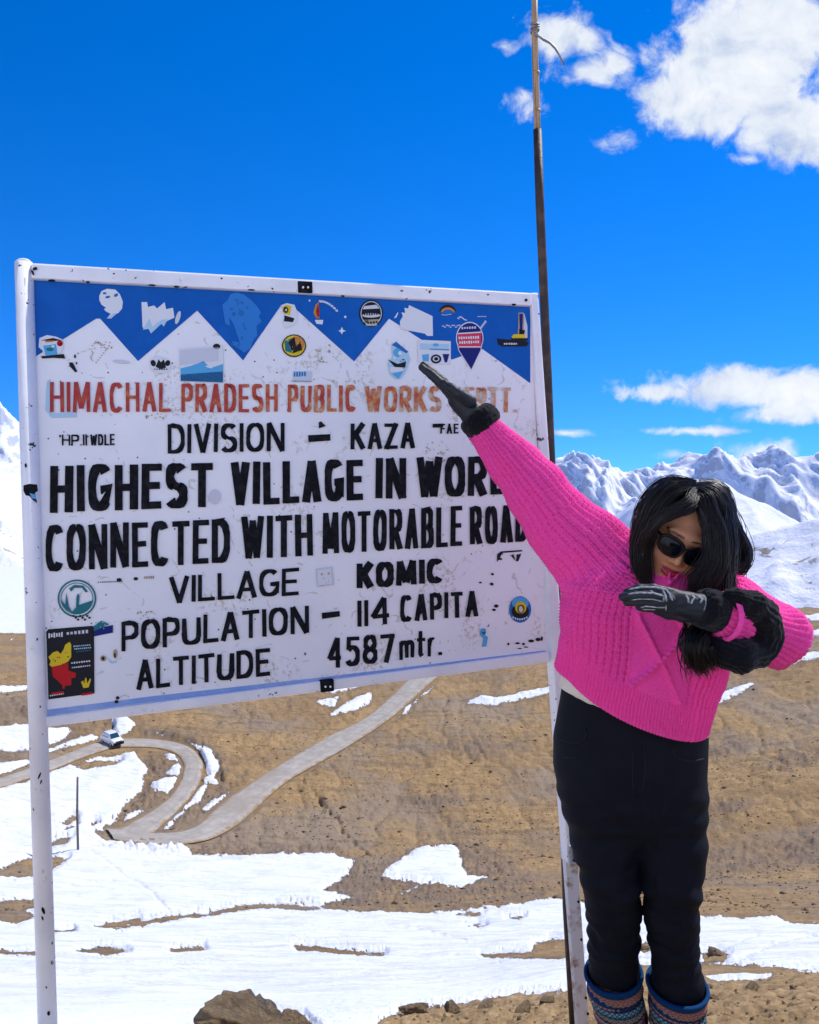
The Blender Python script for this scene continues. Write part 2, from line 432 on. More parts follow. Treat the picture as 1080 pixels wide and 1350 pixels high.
def ground_h(x, y, what='z'):
    r = math.hypot(x, y); ph = math.atan2(x, y); R, PH, Z = GR['R'], GR['PH'], GR[what]
    i = int(np.clip(np.searchsorted(R, r) - 1, 0, len(R) - 2)); j = int(np.clip(np.searchsorted(PH, ph) - 1, 0, len(PH) - 2))
    a = (r - R[i]) / (R[i + 1] - R[i]); b = (ph - PH[j]) / (PH[j + 1] - PH[j])
    return float(Z[i, j] * (1 - a) * (1 - b) + Z[i + 1, j] * a * (1 - b) + Z[i, j + 1] * (1 - a) * b + Z[i + 1, j + 1] * a * b)


def build_ground():
    # distances spaced evenly in the picture, never further than 4% apart
    ms = TV[2:5].mean(0); vv = pchip(LR, ms, np.log(_rr)); rows = [1.2]; lastv = vv[0]
    for r, v in zip(_rr, vv):
        if lastv - v > 1.5 or r / rows[-1] > 1.035: rows.append(r); lastv = v
    R = np.array([.3, .6, .9] + rows)
    inn = np.radians(np.arange(-30, 30.001, 0.088)); o = np.radians(np.concatenate([np.arange(32, 60, 2.0), np.arange(60, 180.1, 4.0)]))
    PH = np.concatenate([-o[::-1], inn, o])
    rg, pg = np.meshgrid(R, PH, indexing='ij'); sh = rg.shape
    r = rg.ravel(); ph = pg.ravel()
    phf = np.clip(ph, -1.15, 1.15)
    z = base_z(np.maximum(r, .8), phf); z = np.where(r < .8, base_z(np.full_like(r, .8), phf), z)
    # unseen snow slope added behind the viewer, steepened to bounce light forward
    bk = sstep(np.abs(ph), 1.25, 1.95); zb = -.08 + .75 * np.maximum(r - 2.5, 0)**.985
    z = z * (1 - bk) + np.minimum(zb, 160) * bk
    x = r * np.sin(ph); y = r * np.cos(ph)
    P = np.stack([x, y, z], 1); U, Vp = project(P)
    rd = np.maximum(poly_sd(U, Vp, road_poly(ROAD1)), poly_sd(U, Vp, road_poly(ROAD2)))
    rmask = sstep(rd, -7, -1)
    # ragged snow margins
    lr = np.log(r)
    jit = fbm(ph / .020, lr / .035, 5, .6) * 5.0 + fbm(ph / .007, lr / .012, 3, .6) * 3.0
    S = np.full(r.shape, -60.0)
    for p in SNOW:
        big = 1.0 if min(np.ptp(np.array(p), axis=0)) > 60 else .38
        S = np.maximum(S, poly_sd(U, Vp, p) + (2.0 if big < 1 else 0) + jit * big)
    for p in DIRT: S = np.minimum(S, -poly_sd(U, Vp, p) + jit * .6)
    # soil showing through where the snow is thin
    thin = fbm(ph / .005 + 4, lr / .008, 4, .65); S = S - 34 * np.maximum(0, thin - .22) * np.exp(-np.maximum(S, 0) / 11) * (S > -2)
    # flecks of snow lying in the hillside
    fl = fbm(x / 2.3 + 5, y / 1.1, 4, .6)
    S = np.where((r > 50) & (r < 190), np.maximum(S, (fl - .60) * 26), S)
    # scattered snow on the fields beyond the near hill
    far = sstep(r, 165, 215)
    fs = (fbm(x / 60 + 3, y / 60, 5, .6) + .22 - .45 * np.exp(-((Vp - 779) / 6.0)**2) + .5 * sstep(r, 230, 420)) * 30
    S = np.where(far > 0, np.maximum(S * (1 - far) + far * fs, fs * far - (1 - far) * 60), S)
    S = np.where(np.abs(ph) > 1.05, np.maximum(S, (fbm(x / 9, y / 9, 4, .6) + .42) * 30 * sstep(r, 1.2, 4)), S)  # snow cover added on the ground out of view, for its bounce light
    S = np.where(rmask > .3, np.minimum(S, -rd * 0 - 3 * rmask), S)
    sn = sstep(S, -1.0, 3.0)
    # relief
    keep = 1 - rmask
    am = np.clip(r * .010, .012, 1.2)
    rough = (fbm(ph / .13, lr / .13, 5, .5) * am * .62 + fbm(ph / .014, lr / .018, 4, .65) * am * .36)
    rough += np.where(r < 6, fbm(x / .09, y / .09, 4, .6) * .022 + np.abs(fbm(x / .3, y / .3, 4, .6)) * .05, 0) * (1 - sn)
    snr = fbm(ph / .09, lr / .09, 5, .5) * np.clip(r * .006, .012, .5)
    z = z + keep * (rough * (1 - sn) + snr * sn) + sn * np.clip(r * .0045, .03, .45) * sstep(S, -1, 7)
    # plough furrows across the hillside
    fur = np.abs(vnoise(x / 4.2 + fbm(x / 14, y / 14, 3) * 1.4, y / 30))
    z = z - np.where((r > 55) & (r < 190), (1 - fur)**8 * .22, 0) * (1 - sn) * keep
    wob = fbm(ph / .016, lr / .025, 4, .6) * 9; brk = .25 + .75 * sstep(fbm(ph / .010 + 9, lr / .012, 3, .6), -.25, .35)
    for ln, w, dp in LINES: z = z + dp * .75 * np.exp(-((line_d(U + wob, Vp + wob * .5, ln) / w)**2)) * keep * (brk if dp < -.12 else 1)
    # ploughed-up snow by the junction and the cut bank above the bend
    chunk = sstep(poly_sd(U, Vp, [(196, 1106), (236, 1107), (262, 1124), (230, 1132), (150, 1124), (120, 1112)]), -6, 6)
    z = z + chunk * np.abs(fbm(ph / .011, lr / .022, 3, .5)) * .8
    bank = sstep(poly_sd(U, Vp, [(170, 968), (200, 966), (250, 977), (284, 998), (296, 1030), (340, 1000), (420, 930), (300, 880), (120, 930)]), -1.5, 2.5) * np.exp(-np.maximum(poly_sd(U, Vp, [(170, 968), (200, 966), (250, 977), (284, 998), (296, 1030), (340, 1000), (420, 930), (300, 880), (120, 930)]), 0) / 22)
    z = z + bank * .25 * keep * (1 - .7 * sn)
    dk = np.full(r.shape, -30.0)
    for p in DARKSOIL: dk = np.maximum(dk, poly_sd(U, Vp, p))
    dk = sstep(dk + jit * 1.6, -8, 8)
    z = z + dk * (1 - sn) * keep * np.abs(fbm(ph / .012, lr / .03, 4, .6)) * .55 * sstep(r, 20, 50)
    z = z - rmask * .12
    P[:, 2] = z
    GR['R'], GR['PH'], GR['z'], GR['S'] = R, PH, z.reshape(sh), S.reshape(sh)
    n0, n1 = sh; idx = np.arange(n0 * n1).reshape(sh)
    q = np.stack([idx[:-1, :-1], idx[:-1, 1:], idx[1:, 1:], idx[1:, :-1]], -1).reshape(-1, 4)
    q = q[:, ::-1]
    m, t, b = principled('soil_and_snow', rough=.9, spec=.25)
    oc = t.n('ShaderNodeTexCoord').outputs['Object']
    sa = t.n('ShaderNodeAttribute', {'attribute_name': 'snow'}).outputs['Fac']
    da = t.n('ShaderNodeAttribute', {'attribute_name': 'dist'}).outputs['Fac']
    n_far = t.noise(oc, .12, 6, .6); n_mid = t.mix(.5, t.noise(oc, 1.1, 8, .7), t.noise(oc, 4.2, 6, .75)); n_near = t.noise(oc, 14, 8, .68)
    near = t.smooth(da, 4, 12)
    fine = t.mix(near, n_near, n_mid)
    br = t.ramp(fine, [(.28, (.105, .062, .027)), (.43, (.28, .178, .075)), (.57, (.40, .262, .118)), (.76, (.58, .42, .235))])
    br = t.mix(t.math('MULTIPLY', t.smooth(n_far, .42, .60), .65), br, t.mix(fine, (.13, .080, .038), (.34, .22, .105)))
    br = t.mix(t.math('MULTIPLY', t.smooth(t.noise(oc, .06, 6, .6), .46, .62), .6), br, t.mix(fine, (.15, .12, .09), (.40, .325, .24)))
    strk = t.n('ShaderNodeMapping', Vector=oc, Rotation=(0, 0, .45), Scale=(.10, 1.1, .6))
    br = t.mix(t.math('MULTIPLY', t.math('MULTIPLY', t.smooth(t.noise(strk, 1.0, 6, .65, .5), .52, .64), near), .55), br, (.17, .115, .065))
    sp = t.n('ShaderNodeTexVoronoi', Vector=oc, Scale=2.4).outputs[0]
    br = t.mix(t.math('MULTIPLY', t.math('MULTIPLY', t.smooth(sp, .16, .07), near), .75), br, (.07, .05, .035))
    sp2 = t.n('ShaderNodeTexVoronoi', Vector=oc, Scale=48.0).outputs[0]
    br = t.mix(t.math('MULTIPLY', t.math('MULTIPLY', t.smooth(sp2, .25, .12), t.math('SUBTRACT', 1.0, near)), .6), br, (.10, .07, .045))
    dkf = t.n('ShaderNodeAttribute', {'attribute_name': 'dark'}).outputs['Fac']
    br = t.mix(t.math('MULTIPLY', dkf, t.smooth(t.noise(oc, .5, 6, .7), .3, .62)), br, t.mix(fine, (.10, .068, .042), (.30, .22, .15)))
    edge = t.math('ADD', sa, t.math('MULTIPLY', t.math('SUBTRACT', t.mix(near, t.noise(oc, 30, 4, .7), t.noise(oc, 2.2, 7, .78)), .5), 8.0))
    sf = t.smooth(edge, -.35, .6)
    wetf = t.math('MULTIPLY', t.smooth(edge, -5, -.5), .35)
    br = t.mix(wetf, br, (.12, .085, .055))
    scol = t.mix(t.smooth(t.noise(oc, .5, 5), .35, .7), (.79, .80, .82), (.70, .715, .75))
    t.set(b.inputs['Base Color'], t.mix(sf, br, scol))
    hgt = t.math('ADD', t.math('MULTIPLY', t.noise(oc, 3.0, 8, .7), t.math('MULTIPLY', near, .12)), t.math('MULTIPLY', t.noise(oc, 40, 6, .7), .012))
    # wind ripples and old footmarks give the snow its own relief
    rip = t.n('ShaderNodeMapping', Vector=oc, Scale=(.55, 1.6, 1.0))
    srel = t.math('ADD', t.math('MULTIPLY', t.noise(rip, .9, 7, .62, .8), .30), t.math('MULTIPLY', t.noise(oc, 7.0, 6, .65), .022))
    snf = t.math('ADD', t.math('MULTIPLY', srel, near), t.math('MULTIPLY', t.noise(oc, 9.0, 7, .6), t.math('MULTIPLY', t.math('SUBTRACT', 1.0, near), .03)))
    hs = t.math('ADD', t.math('MULTIPLY', hgt, t.math('SUBTRACT', 1.0, sf)), t.math('MULTIPLY', snf, sf))
    bump(t, b, hs, 1.0, 1.0)
    g = mesh_np('ground', P, q, m, None, True, {'snow': S, 'dist': r, 'dark': dk})
    tag(g, 'brown hillside and valley floor with patches of melting snow', 'ground', kind='structure')
    return g


def ground_z(x, y):
    r = math.hypot(x, y); return float(base_z(np.array([max(r, .8)]), np.array([math.atan2(x, y)]))[0])


def build_road():
    m, t, b = principled('worn_asphalt', rough=.85, spec=.3)
    oc = t.n('ShaderNodeTexCoord').outputs['Object']
    c = t.ramp(t.noise(oc, .9, 8, .65), [(.3, (.28, .25, .21)), (.55, (.39, .35, .295)), (.75, (.47, .425, .36))])
    c = t.mix(t.math('MULTIPLY', t.smooth(t.noise(oc, .16, 5), .55, .68), .6), c, (.30, .25, .19))
    ac = t.n('ShaderNodeAttribute', {'attribute_name': 'across'}).outputs['Fac']
    trk = t.math('MULTIPLY', t.smooth(t.math('ABSOLUTE', t.math('SUBTRACT', t.math('ABSOLUTE', t.math('SUBTRACT', ac, .5)), .22)), .09, .02), .35)
    c = t.mix(trk, c, (.31, .26, .20))
    eg = t.math('ADD', t.math('ABSOLUTE', t.math('SUBTRACT', ac, .5)), t.math('MULTIPLY', t.math('SUBTRACT', t.noise(oc, .8, 8, .8), .5), .75))
    c = t.mix(t.smooth(eg, .40, .48), c, t.mix(t.noise(oc, 3.5, 6, .7), (.16, .10, .05), (.46, .31, .15)))
    t.set(b.inputs['Base Color'], c); bump(t, b, t.noise(oc, 6, 6, .7), .5, .05)
    for name, R, lift in (('road', ROAD1, .10), ('road', ROAD2, .06)):
        A = np.array([a for a, _ in R], float); B = np.array([b_ for _, b_ in R], float)
        s = np.arange(len(R)); sq = np.linspace(0, len(R) - 1, (len(R) - 1) * 12 + 1)
        A = np.stack([pchip(s, A[:, k], sq) for k in (0, 1)], 1); B = np.stack([pchip(s, B[:, k], sq) for k in (0, 1)], 1)
        nx = 9; V = []; ac_ = []
        for i in range(len(sq)):
            for k in range(nx):
                f = k / (nx - 1); p = A[i] * (1 - f) + B[i] * f
                g = ground_at(p[0], p[1]); g[2] += lift - .12 * (abs(f - .5) * 2)**6
                V.append(g); ac_.append(f)
        V = np.array(V); idx = np.arange(len(sq) * nx).reshape(len(sq), nx)
        q = np.stack([idx[:-1, :-1], idx[:-1, 1:], idx[1:, 1:], idx[1:, :-1]], -1).reshape(-1, 4)
        e1 = V[q[:, 1]] - V[q[:, 0]]; e2 = V[q[:, 3]] - V[q[:, 0]]
        if np.mean(np.cross(e1, e2)[:, 2]) < 0: q = q[:, ::-1]
        o = mesh_np(name, V, q, m, None, True, {'across': ac_})
        tag(o, 'worn grey road climbing the brown hill to the right' if R is ROAD1 else 'worn grey road curling round the snowy bend past the car', 'road', kind='structure')


# ------------------------------------------------------------------ snow mountains
LAY = [(1700., 620., [(-1200, 620), (-200, 660), (0, 690), (40, 702), (200, 725), (500, 742), (800, 748), (930, 735), (985, 717), (1030, 703), (1080, 694), (1300, 672), (2400, 640)]),
       (3600., 1250., [(-1200, 560), (-200, 575), (0, 602), (30, 607), (300, 660), (600, 700), (740, 704), (800, 692), (850, 660), (895, 636), (940, 641), (1000, 664), (1080, 692), (1300, 715), (2400, 640)]),
       (8800., 2300., [(-1200, 560), (-300, 556), (-60, 562), (4, 553), (24, 566), (70, 590), (400, 598), (735, 600), (760, 604), (790, 596), (840, 608), (885, 602), (940, 599), (1000, 603), (1040, 606), (1082, 594), (1300, 590), (2400, 580)])]


def build_mountains():
    R = np.concatenate([np.geomspace(640, 1000, 24), np.geomspace(1020, 1760, 110), np.geomspace(1780, 2400, 26), np.geomspace(2430, 3700, 120), np.geomspace(3750, 5600, 40), np.geomspace(5650, 9300, 210), np.geomspace(9400, 13000, 24)])
    inn = np.radians(np.arange(-30, 30.001, 0.085)); o = np.radians(np.arange(31.5, 80, 1.5))
    PH = np.concatenate([-o[::-1], inn, o])
    rg, pg = np.meshgrid(R, PH, indexing='ij'); sh = rg.shape; r = rg.ravel(); ph = pg.ravel()
    x = r * np.sin(ph); y = r * np.cos(ph)
    u = 540 + F * np.clip(np.tan(ph), -2.5, 2.5)
    z = -200.0 - 150 * sstep(r, 640, 1000) - 1100 * sstep(r, 1900, 5500)
    zb = z.copy(); lay = np.zeros(r.shape); wx = fbm(x / 2100, y / 2100, 3); wy = fbm(x / 2100 + 40, y / 2100 + 9, 3)
    for i, (rc, w, pr) in enumerate(LAY):
        pr = np.array(pr, float); vt = np.interp(u, pr[:, 0], pr[:, 1])
        top = -r * 0 + rc * (-sP + (675 - vt) / F * cP) / cP + EYE
        d = (r - rc - [90, 260, 420][i] * fbm(ph * [9, 12, 20][i], ph * 0 + i * 3.3, 3)) / w
        floor = zb
        prof = np.where(d < 0, np.exp(-np.abs(d * 1.45)**[1.7, 1.5, 1.3][i]), np.exp(-(d * 1.1)**2))
        h = floor + (top - floor) * prof
        if i == 2:
            rn = ridged(x / 2100 + wx * .5, y / 2500 + wy * .5, 8, .50)
            a1 = x / 620 + wx * .9 + y / 1700; b1 = y / 2000 + wy * .5 - x / 3500
            rs = 1 - np.abs(vnoise(a1, b1)) * .62 - np.abs(vnoise(a1 * 2.3 + 7, b1 * 2.1)) * .30 - np.abs(vnoise(a1 * 5.1, b1 * 4.3 + 3)) * .14 - np.abs(vnoise(a1 * 11.3, b1 * 9.1 + 3)) * .07
            pk = np.clip(prof * 1.15, .12, 1); rf = ridged(x / 230 + wx * 2 + y / 900, y / 800 - x / 1500, 5, .55)
            h = h - (1 - rn) * 420 * pk - (1 - rs) * 430 * pk - (1 - rf) * 40 * pk + 255 * pk
        elif i == 1:
            rn = ridged(x / 1100 + wx, y / 1100 + wy, 6, .40); h = h - (1 - rn) * 170 + 70 + fbm(x / 150, y / 150, 4) * 6
        else:
            rn = ridged(x / 520 + 3, y / 520, 5, .42); h = h - (1 - rn) * 70 + 36 + fbm(x / 50, y / 50, 4) * 3.0
        up = h > z; lay = np.where(up, i, lay); z = np.maximum(z, h)
    n0, n1 = sh; idx = np.arange(n0 * n1).reshape(sh)
    q = np.stack([idx[:-1, :-1], idx[1:, :-1], idx[1:, 1:], idx[:-1, 1:]], -1).reshape(-1, 4)[:, ::-1]
    if True:
        a = np.array([x, y, z]).T; e = np.cross(a[q[:200, 1]] - a[q[:200, 0]], a[q[:200, 3]] - a[q[:200, 0]])
        if e[:, 2].mean() < 0: q = q[:, ::-1]
    m, t, b = principled('snow_and_rock', rough=.8, spec=.2)
    oc = t.n('ShaderNodeTexCoord').outputs['Object']; ge = t.n('ShaderNodeNewGeometry')
    nz = t.n('ShaderNodeSeparateXYZ', Vector=ge.outputs['Normal']).outputs[2]
    ly = t.n('ShaderNodeAttribute', {'attribute_name': 'layer'}).outputs['Fac']
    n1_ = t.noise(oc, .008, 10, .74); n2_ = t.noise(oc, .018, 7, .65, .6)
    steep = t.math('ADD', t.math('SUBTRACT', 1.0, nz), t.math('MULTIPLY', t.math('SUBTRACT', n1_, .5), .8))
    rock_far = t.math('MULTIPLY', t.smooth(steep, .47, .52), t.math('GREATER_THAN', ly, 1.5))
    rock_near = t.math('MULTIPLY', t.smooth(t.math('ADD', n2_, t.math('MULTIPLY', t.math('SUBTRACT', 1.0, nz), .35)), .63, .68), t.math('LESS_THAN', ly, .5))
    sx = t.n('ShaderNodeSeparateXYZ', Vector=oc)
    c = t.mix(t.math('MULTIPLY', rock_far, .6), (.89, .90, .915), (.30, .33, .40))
    c = t.mix(rock_near, c, (.36, .30, .24))
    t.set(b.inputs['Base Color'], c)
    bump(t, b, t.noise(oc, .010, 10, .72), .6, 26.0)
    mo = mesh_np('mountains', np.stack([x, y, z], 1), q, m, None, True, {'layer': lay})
    tag(mo, 'snow covered mountain ranges along the horizon', 'mountains', kind='structure')


import os
build_ground(); build_road(); build_mountains()

# ------------------------------------------------------------------ the sign board plane
ZUP = np.array([0, 0, EYE])
_TL = np.array([-.972, 2.091, .428]) + ZUP; _TR = np.array([.386, 2.611, .451]) + ZUP; _BL = np.array([-.909, 1.943, -.694]) + ZUP
_n = np.cross(_TR - _TL, _BL - _TL); _n /= np.linalg.norm(_n)
if _n[1] > 0: _n = -_n                      # towards the viewer


def B(u, v, off=0.0):
    d = ray(u, v); k = ((_TL - CAM) @ _n) / (d @ _n)
    return CAM + d * k + _n * off


def prism(mb, poly, n0, n1, mi=0):
    """a flat shape cut to an outline on the board plane with real thickness from n0 to n1"""
    k = len(poly); a = [B(u, v) for u, v in poly]
    mb.add([p + _n * n0 for p in a] + [p + _n * n1 for p in a],
           [tuple(range(k))[::-1], tuple(range(k, 2 * k))] + [(i, (i + 1) % k, (i + 1) % k + k, i + k) for i in range(k)], mi)


def ell(u, v, a, b, n=20, rot=0, a0=0, a1=2 * math.pi):
    c, s = math.cos(rot), math.sin(rot); full = abs(a1 - a0) > 6.2
    ts = [a0 + (a1 - a0) * i / (n if full else n - 1) for i in range(n)]
    return [(u + a * math.cos(t) * c - b * math.sin(t) * s, v + a * math.cos(t) * s + b * math.sin(t) * c) for t in ts]


def stroke_poly(pts, w, hw=None):
    """outline of a brush stroke"""
    P = np.asarray(pts, float); L = []; Rr = []
    if len(P) > 2 and np.hypot(*(P[0] - P[-1])) < 1e-6: closed = True
    else: closed = False
    n = len(P)
    for i in range(n):
        if closed:
            d0 = P[i] - P[i - 1 if i else n - 2]; d1 = P[(i + 1) if i < n - 1 else 1] - P[i]
        else:
            d0 = P[i] - P[i - 1] if i else P[1] - P[0]; d1 = P[i + 1] - P[i] if i < n - 1 else P[-1] - P[-2]
        d0 = d0 / (np.hypot(*d0) + 1e-9); d1 = d1 / (np.hypot(*d1) + 1e-9)
        t = d0 + d1; t = t / (np.hypot(*t) + 1e-9); nn = np.array([-t[1], t[0]]); cs = max(.55, abs(nn @ np.array([-d1[1], d1[0]])))
        k = (w * abs(nn[0]) + (hw or w) * abs(nn[1])) / 2 / cs
        L.append(P[i] + nn * k); Rr.append(P[i] - nn * k)
    return L, Rr


def brush(mb, pts, w, off, mi=0, hw=None):
    L, Rr = stroke_poly(pts, w, hw); k = len(L)
    V = [B(p[0], p[1], off) for p in L] + [B(p[0], p[1], off) for p in Rr]
    mb.add(V, [(i, i + 1, k + i + 1, k + i) for i in range(k - 1)], mi)


def arc(cx, cy, rx, ry, a0, a1, n=14, e=.8):
    o = []
    for i in range(n):
        a = math.radians(a0 + (a1 - a0) * i / (n - 1)); c, s = math.cos(a), math.sin(a)
        o.append((cx + rx * math.copysign(abs(c)**e, c), cy + ry * math.copysign(abs(s)**e, s)))
    return o


GL = {
 'A': (1, [[(0, 0), (.5, 1)], [(.5, 1), (1, 0)], [(.17, .3), (.83, .3)]]), 'B': (.92, [[(0, 0), (0, 1)], [(0, 1), (.5, 1)] + arc(.5, .76, .44, .24, 90, -90) + [(0, .52)], [(0, .52), (.5, .52)] + arc(.5, .26, .5, .26, 90, -90) + [(0, 0)]]),
 'C': (.95, [arc(.5, .5, .5, .5, 42, 318, 22)]), 'D': (.98, [[(0, 0), (0, 1)], [(0, 1), (.35, 1)] + arc(.35, .5, .65, .5, 90, -90, 16) + [(0, 0)]]),
 'E': (.82, [[(0, 0), (0, 1)], [(0, 1), (1, 1)], [(0, .52), (.85, .52)], [(0, 0), (1, 0)]]), 'F': (.8, [[(0, 0), (0, 1)], [(0, 1), (1, 1)], [(0, .52), (.85, .52)]]),
 'G': (1, [arc(.5, .5, .5, .5, 45, 330, 22) + [(.98, .2), (.98, .45), (.55, .45)]]), 'H': (1, [[(0, 0), (0, 1)], [(1, 0), (1, 1)], [(0, .5), (1, .5)]]),
 'I': (0, [[(0, 0), (0, 1)]]), 'K': (1, [[(0, 0), (0, 1)], [(1, 1), (.05, .42)], [(.3, .58), (1, 0)]]), 'L': (.8, [[(0, 0), (0, 1)], [(0, 0), (1, 0)]]),
 'M': (1.35, [[(0, 0), (.06, 1)], [(.06, 1), (.5, .12)], [(.5, .12), (.94, 1)], [(.94, 1), (1, 0)]]), 'N': (1.02, [[(0, 0), (0, 1)], [(0, 1), (1, 0)], [(1, 0), (1, 1)]]),
 'O': (1.05, [arc(.5, .5, .5, .5, 90, 450, 30)]), 'P': (.92, [[(0, 0), (0, 1)], [(0, 1), (.5, 1)] + arc(.5, .72, .5, .28, 90, -90) + [(0, .44)]]),
 'R': (.98, [[(0, 0), (0, 1)], [(0, 1), (.5, 1)] + arc(.5, .74, .46, .26, 90, -90) + [(0, .48)], [(.4, .48), (1, 0)]]),
 'S': (.92, [arc(.5, .745, .46, .255, 35, 270, 14, .9) + arc(.5, .245, .5, .245, 90, -150, 14, .9)]), 'T': (.95, [[(.5, 0), (.5, 1)], [(0, 1), (1, 1)]]),
 'U': (1, [[(0, 1), (0, .3)] + arc(.5, .3, .5, .3, 180, 360, 12) + [(1, .3), (1, 1)]]), 'V': (1, [[(0, 1), (.5, 0)], [(.5, 0), (1, 1)]]),
 'W': (1.45, [[(0, 1), (.26, 0)], [(.26, 0), (.5, .9)], [(.5, .9), (.74, 0)], [(.74, 0), (1, 1)]]), 'Z': (.95, [[(0, 1), (1, 1)], [(1, 1), (0, 0)], [(0, 0), (1, 0)]]),
 '1': (0, [[(0, 0), (0, 1)]]), '4': (1, [[(.75, 0), (.72, 1)], [(.72, 1), (0, .3)], [(0, .3), (1, .3)]]),
 '5': (.9, [[(.95, 1), (.12, 1)], [(.12, 1), (.06, .56)], [(.06, .56)] + arc(.45, .33, .52, .33, 105, -150, 14, .9)]),
 '8': (.92, [arc(.5, .75, .42, .25, 90, 450, 20, .9), arc(.5, .25, .5, .25, 90, 450, 20, .9)]), '7': (.9, [[(0, 1), (1, 1)], [(1, 1), (.35, 0)]]),
 'm': (1.35, [[(0, 0), (0, .62)], [(0, .45)] + arc(.25, .42, .25, .2, 160, 0, 8) + [(.5, .42), (.5, 0)], [(.5, .42)] + arc(.75, .42, .25, .2, 160, 0, 8) + [(1, .42), (1, 0)]]),
 't': (.6, [[(.4, 1), (.4, .1), (.75, 0)], [(0, .66), (1, .66)]]), 'r': (.55, [[(0, 0), (0, .62)], [(0, .36)] + arc(.55, .36, .5, .26, 170, 60, 8)]),
 '.': (0, [[(0, 0), (0, .12)]]), "'": (0, [[(0, 1), (-.03, .75)]]), '-': (.8, [[(0, .45), (1, .45)]]), ' ': (.55, []),
}
LRNG = random.Random(4)


def word(mb, txt, x0, yt0, yb0, x1, yt1, yb1, wt, mi=0, off=.0035, gap=.30, hw=None, cw=.62):
    """hand painted word between two upright edges of the board; wt is the brush width in photo pixels"""
    H = (yb0 - yt0 + yb1 - yt1) / 2; W = x1 - x0; wt = wt * .93; hw = hw or wt * .86
    wid = [GL[c][0] for c in txt]; nst = len(txt)
    g = gap * H * .5
    body = W - wt * nst - g * (nst - 1); k = body / max(1e-6, sum(wid))
    x = x0
    for ci, c in enumerate(txt):
        w = wid[ci] * k; j = LRNG.uniform(-.012, .012); tl = LRNG.uniform(-.015, .015)
        for si, st in enumerate(GL[c][1]):
            pts = []; flat_s = len(st) == 2 and abs(st[0][1] - st[1][1]) < .02 and c not in 'A4' 
            for a, b in st:
                if flat_s: a = a + (wt * .46 / max(w, 1)) * (1 if a == max(st[0][0], st[1][0]) else -1)
                px = x + wt / 2 + a * w + tl * H * (b - .5); f = (px - x0) / W
                t0 = yt0 + (yt1 - yt0) * f; b0 = yb0 + (yb1 - yb0) * f; e = hw * .5 / max(1.0, (b0 - t0))
                horiz = 1
                yy = e + b * (1 - 2 * e) if len(st) > 2 or abs(st[0][1] - st[-1][1]) < .05 else b
                yy += j
                pts.append((px + LRNG.uniform(-.25, .25), b0 + (t0 - b0) * yy + LRNG.uniform(-.25, .25)))
            brush(mb, pts, wt * LRNG.uniform(.94, 1.06), off + .00015 * si + .0006 * (ci % 2), mi, hw)
        x += w + wt + g


def painted(name, c1, c2, scale=30, rough=.45, lo=.4, hi=.7):
    m, t, b = principled(name, c1, rough, 0, .15)
    oc = t.n('ShaderNodeTexCoord').outputs['Object']
    t.set(b.inputs['Base Color'], t.mix(t.smooth(t.noise(oc, scale, 6, .65), lo, hi), c1, c2))
    return m


def flat(name, c, rough=.55): return principled(name, c, rough, 0, .15)[0]


